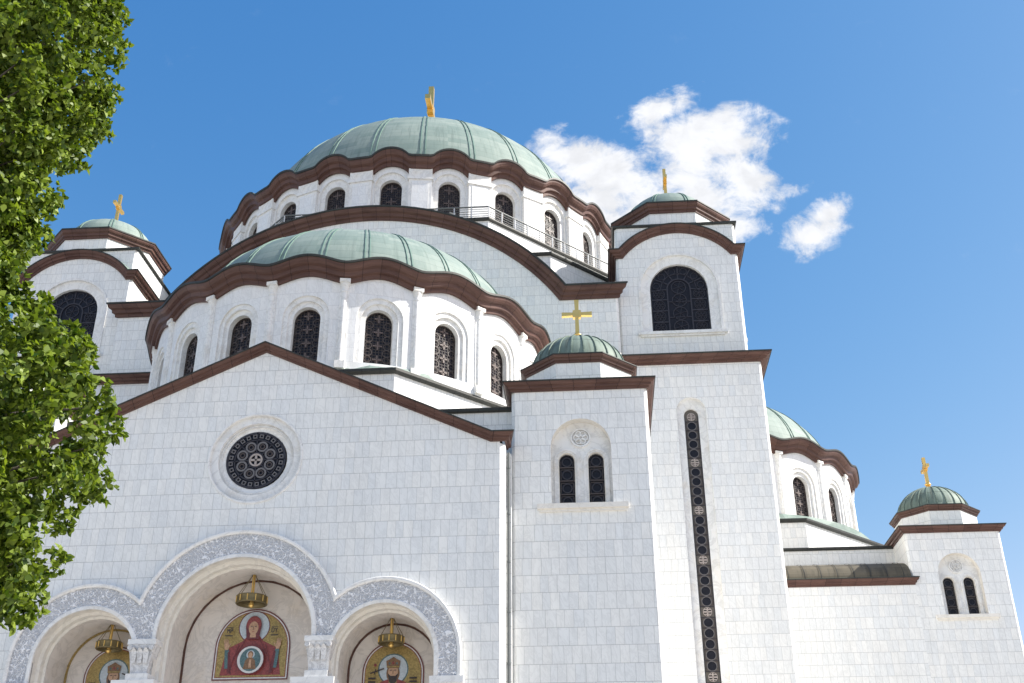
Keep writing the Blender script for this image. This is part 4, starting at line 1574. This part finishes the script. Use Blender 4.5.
F.line(-1.12, 10.58, -.80, 10.57, .05, 'm_dark'); F.line(.78, 10.57, 1.10, 10.58, .05, 'm_dark')
F.mb.build('mosaic_icon', gable, (.0, YG + YT - .03, .14), label='arched gold mosaic of a haloed figure in a red veil with raised hands')

# side panels: crowned bearded figure with a pale halo
def king(x, flip, robe, label):
    F = Flat()
    hw, z0, sp = 1.25, 7.2, 9.05
    frame(F, hw, z0, sp)
    F.ell(0, 9.18, .62, .62, 'm_teal'); F.ell(0, 9.18, .57, .57, 'm_halo')
    F.poly([(-.95, 7.4), (.95, 7.4), (.86, 8.35), (.50, 8.68), (.18, 8.80), (-.18, 8.80), (-.50, 8.68), (-.86, 8.35)], robe)
    F.poly([(-.16, 7.4), (.16, 7.4), (.16, 8.72), (-.16, 8.72)], 'm_gold')
    F.ell(0, 9.02, .27, .36, 'm_brown'); F.ell(0, 9.10, .20, .26, 'm_skin')
    F.poly([(-.21, 9.02), (-.10, 8.92), (.10, 8.92), (.21, 9.02), (.14, 8.68), (0, 8.58), (-.14, 8.68)], 'm_dark')
    for sx in (-1, 1):
        F.line(sx * .04, 9.14, sx * .13, 9.135, .028, 'm_dark')
    F.line(0, 9.14, 0, 8.99, .028, 'm_brown')
    F.poly([(-.25, 9.22), (.25, 9.22), (.29, 9.50), (.16, 9.56), (0, 9.66), (-.16, 9.56), (-.29, 9.50)], 'm_brown')
    F.line(-.26, 9.27, .26, 9.27, .05, 'm_gold'); F.ell(0, 9.42, .05, .06, 'm_red'); F.ell(-.15, 9.40, .035, .045, 'm_teal'); F.ell(.15, 9.40, .035, .045, 'm_teal')
    F.line(flip * -.92, 9.02, flip * -.36, 9.20, .05, 'm_dark'); F.line(flip * -.74, 8.98, flip * -.70, 9.18, .04, 'm_dark')
    F.ell(flip * -.72, 9.34, .06, .06, 'm_red')
    for sx in (-1, 1):
        xa, xb = (sx * .98, sx * .68)
        F.line(xa, 8.82, xb, 8.82, .07, 'm_dark'); F.line(xa, 8.68, xb, 8.68, .07, 'm_dark')
    return F.mb.build('mosaic_icon', gable, (x, YG + YT - .03, .12), label=label)
king(xs, 1, 'm_red', 'arched gold mosaic of a crowned bearded figure in the right portal arch')
king(-xs + .2, -1, 'm_red', 'arched gold mosaic of a crowned bearded figure in the left portal arch')

# ------------------------------------------------------------------ hanging lamps in the three niches
def lamp(name, x, y, ztop, zring, R, h, label):
    root = bpy.data.objects.new(name, None); COL.objects.link(root)
    root.location = (x, y, zring)
    root['label'] = label; root['category'] = 'hanging lamp'; root['group'] = 'lamps hanging in the portal arches'
    mb = MB()
    n = 24
    mb.lathe([(R - .03, 0), (R, 0), (R + .03, .03), (R, .08), (R, h - .08), (R + .03, h - .03), (R, h), (R - .03, h), (R - .03, 0)], 'old_brass', n)
    for k in range(12):
        a = 2 * pi * k / 12
        mb.tube((R * 1.03 * sin(a), -R * 1.03 * cos(a), .05), (R * 1.03 * sin(a), -R * 1.03 * cos(a), h - .05), .025, .025, 'gold', 6)
    mb.build('ring', root)
    mb = MB()
    H = ztop - zring
    for k in range(6):
        a = 2 * pi * k / 6 + .3
        mb.tube((R * sin(a), -R * cos(a), h), (.04 * sin(a), -.04 * cos(a), H - .06), .013, .013, 'old_brass', 5)
    mb.build('chains', root)
    mb = MB()
    mb.tube((0, 0, -.06), (0, 0, H), .075, .06, 'gold', 10)
    mb.lathe([(.001, -.14), (.10, -.08), (.11, 0), (.07, .06)], 'gold', 12, grp='b')
    mb.build('stem', root)
    return root
lamp('hanging_lamp', 0.0, 44.6, 13.15, 11.84, .62, .34, 'large gold ring lamp hanging in the tall middle portal arch')
lamp('hanging_lamp', xs, 44.6, 11.25, 10.12, .50, .32, 'small gold ring lamp hanging in the right portal arch')
lamp('hanging_lamp', -xs + .15, 44.6, 11.25, 10.12, .50, .32, 'small gold ring lamp hanging in the left portal arch beside the tree')

# ================================================================== TREE
import numpy as np
rng = np.random.default_rng(11)
TX, TY = 1.6, 15.0
tree = bpy.data.objects.new('leafy_tree', None); COL.objects.link(tree)
tree.location = (TX, TY, GZ)
tree['label'] = 'tall bushy green tree with dense leaves along the left edge'
tree['category'] = 'tree'
# right-hand outline of the crown: (height above eye, reach from the axis)
PZ = [2.2, 2.6, 3.0, 3.4, 3.8, 4.2, 4.6, 5.0, 5.4, 5.7, 6.0, 6.4, 6.8, 7.2, 7.5, 7.8, 8.1, 8.4, 8.8, 9.2, 9.6, 10.0, 10.4, 10.8, 11.2, 11.6, 12, 12.4, 12.8, 13.2, 13.8, 14.4, 15, 15.6, 17.5, 19, 20.5, 21.6]
PR = [3.2, 3.5, 3.6, 3.76, 3.98, 4.14, 4.4, 4.5, 4.5, 4.4, 4.4, 4.8, 5.1, 5.15, 5.1, 5.0, 4.8, 4.6, 4.2, 3.55, 3.2, 2.98, 2.92, 3.0, 3.1, 3.26, 3.26, 3.38, 3.52, 3.62, 3.86, 3.9, 4.0, 3.9, 4.0, 3.4, 2.2, 0.5]
def reach(z): return 1.0 * float(np.interp(z, PZ, PR))
clumps = []
while len(clumps) < 360:
    z = rng.uniform(2.4, 21.0)
    R = reach(z)
    a = rng.uniform(0, 2 * pi)
    u = rng.uniform(0, 1)
    cr = rng.uniform(.38, .72)
    lobe = 1 - 0.13 * max(0.0, sin(2.6 * z + 2 * a) * cos(3.0 * a - 1.5 * z))   # hollows between the boughs
    r = max(0.3, R * lobe * (1 - 0.75 * u ** 1.7) - cr * 0.95)
    if rng.uniform() > R / 5.0: continue
    clumps.append((r * cos(a), r * sin(a), z, cr))
# sprays that build up the outline on the side of the church
for z in np.arange(2.6, 19.0, .28):
    for k in range(3):
        a = rng.normal(0.0, .50)
        cr = rng.uniform(.24, .46)
        r = reach(z) - cr * .95 - abs(rng.normal(0, .22))
        clumps.append((r * cos(a), r * sin(a), z + rng.uniform(-.12, .12), cr))
# heavy inner mass so that only few holes show the sky
for q_ in range(400):
    z = rng.uniform(3.0, 19.5) if q_ < 230 else rng.uniform(2.6, 12.0); a = rng.uniform(0, 2 * pi)
    r = reach(z) * rng.uniform(.15, .74)
    clumps.append((r * cos(a), r * sin(a), z, rng.uniform(.6, .85)))
# leaf outline (pointed oval), local xy, stalk at the origin
LEAF = np.array([(0, 0), (.30, .22), (.36, .52), (.17, .84), (0, 1.05), (-.17, .84), (-.36, .52), (-.30, .22)])
nl = len(LEAF)
Bs = []; Ds = []; Us = []; Sz = []
def unit(v): return v / np.linalg.norm(v, axis=-1, keepdims=True)
for (cx, cy, cz, cr) in clumps:
    vis = (cx > -1.2)
    nt_ = int((84 if vis else 20) * (cr / .45) ** 2)
    d = unit(rng.normal(size=(nt_, 3)))
    p = np.array([cx, cy, cz]) + d * (cr * rng.uniform(0, 1, nt_) ** .36)[:, None] * np.array([1.0, 1.0, .85])
    ax_ = unit(d * .8 + rng.normal(size=(nt_, 3)) * .35 + np.array([0, 0, .45]))       # shoot direction
    for q in range(6):
        dr = unit(ax_ * .55 + unit(rng.normal(size=(nt_, 3))) * .85)
        Bs.append(p); Ds.append(dr)
        Us.append(unit(np.cross(dr, np.cross(ax_, dr)) + rng.normal(size=(nt_, 3)) * .25))
        Sz.append(.06 + .09 * rng.uniform(0, 1, nt_) ** 1.3)
Bp = np.concatenate(Bs); D = np.concatenate(Ds); U = np.concatenate(Us); Ss = np.concatenate(Sz)
N = len(Bp)
T = unit(np.cross(D, U)); Nn = np.cross(T, D)
rim = (Bp[:, None, :] + (LEAF[None, :, 0, None] * T[:, None, :] + LEAF[None, :, 1, None] * D[:, None, :]
       - (LEAF[None, :, 1, None] ** 2 * .22 + np.abs(LEAF[None, :, 0, None]) * -.25) * Nn[:, None, :]) * Ss[:, None, None])
verts = rim.reshape(-1, 3).copy()
verts[:, 2] -= GZ
me = bpy.data.meshes.new('crown')
me.vertices.add(N * nl)
me.vertices.foreach_set('co', verts.ravel())
me.loops.add(N * nl)
me.loops.foreach_set('vertex_index', np.arange(N * nl, dtype=np.int32))
me.polygons.add(N)
me.polygons.foreach_set('loop_start', np.arange(0, N * nl, nl, dtype=np.int32))
me.materials.append(MAT['leaf'])
me.update(calc_edges=True)
me.validate()
crown = bpy.data.objects.new('crown', me); COL.objects.link(crown); crown.parent = tree
# trunk and limbs
mb = MB()
prev = Vector((0, 0, 0)); pr_r = .42
for k in range(1, 14):
    z = k * 1.55
    q = Vector((.15 * sin(k * .9), .12 * cos(k * 1.3), z)); r = .42 * (1 - k / 14.5)
    mb.tube(prev, q, pr_r, r, 'bark', 12, caps=False, grp='trunk'); prev = q; pr_r = r
mb.build('trunk', tree)
mb = MB()
for (cx, cy, cz, cr) in clumps[::6]:
    z0 = max(3.0, cz - GZ - rng.uniform(1.2, 3.0))
    a = Vector((.1, .05, z0)); b = Vector((cx, cy, cz - GZ))
    m1 = a.lerp(b, .5) + Vector((rng.normal(0, .15), rng.normal(0, .15), .25))
    mb.tube(a, m1, .075, .04, 'bark', 6, caps=False, grp=str(cx)); mb.tube(m1, b, .04, .012, 'bark', 6, caps=False, grp=str(cx))
mb.build('branches', tree)
print('leaves', N)
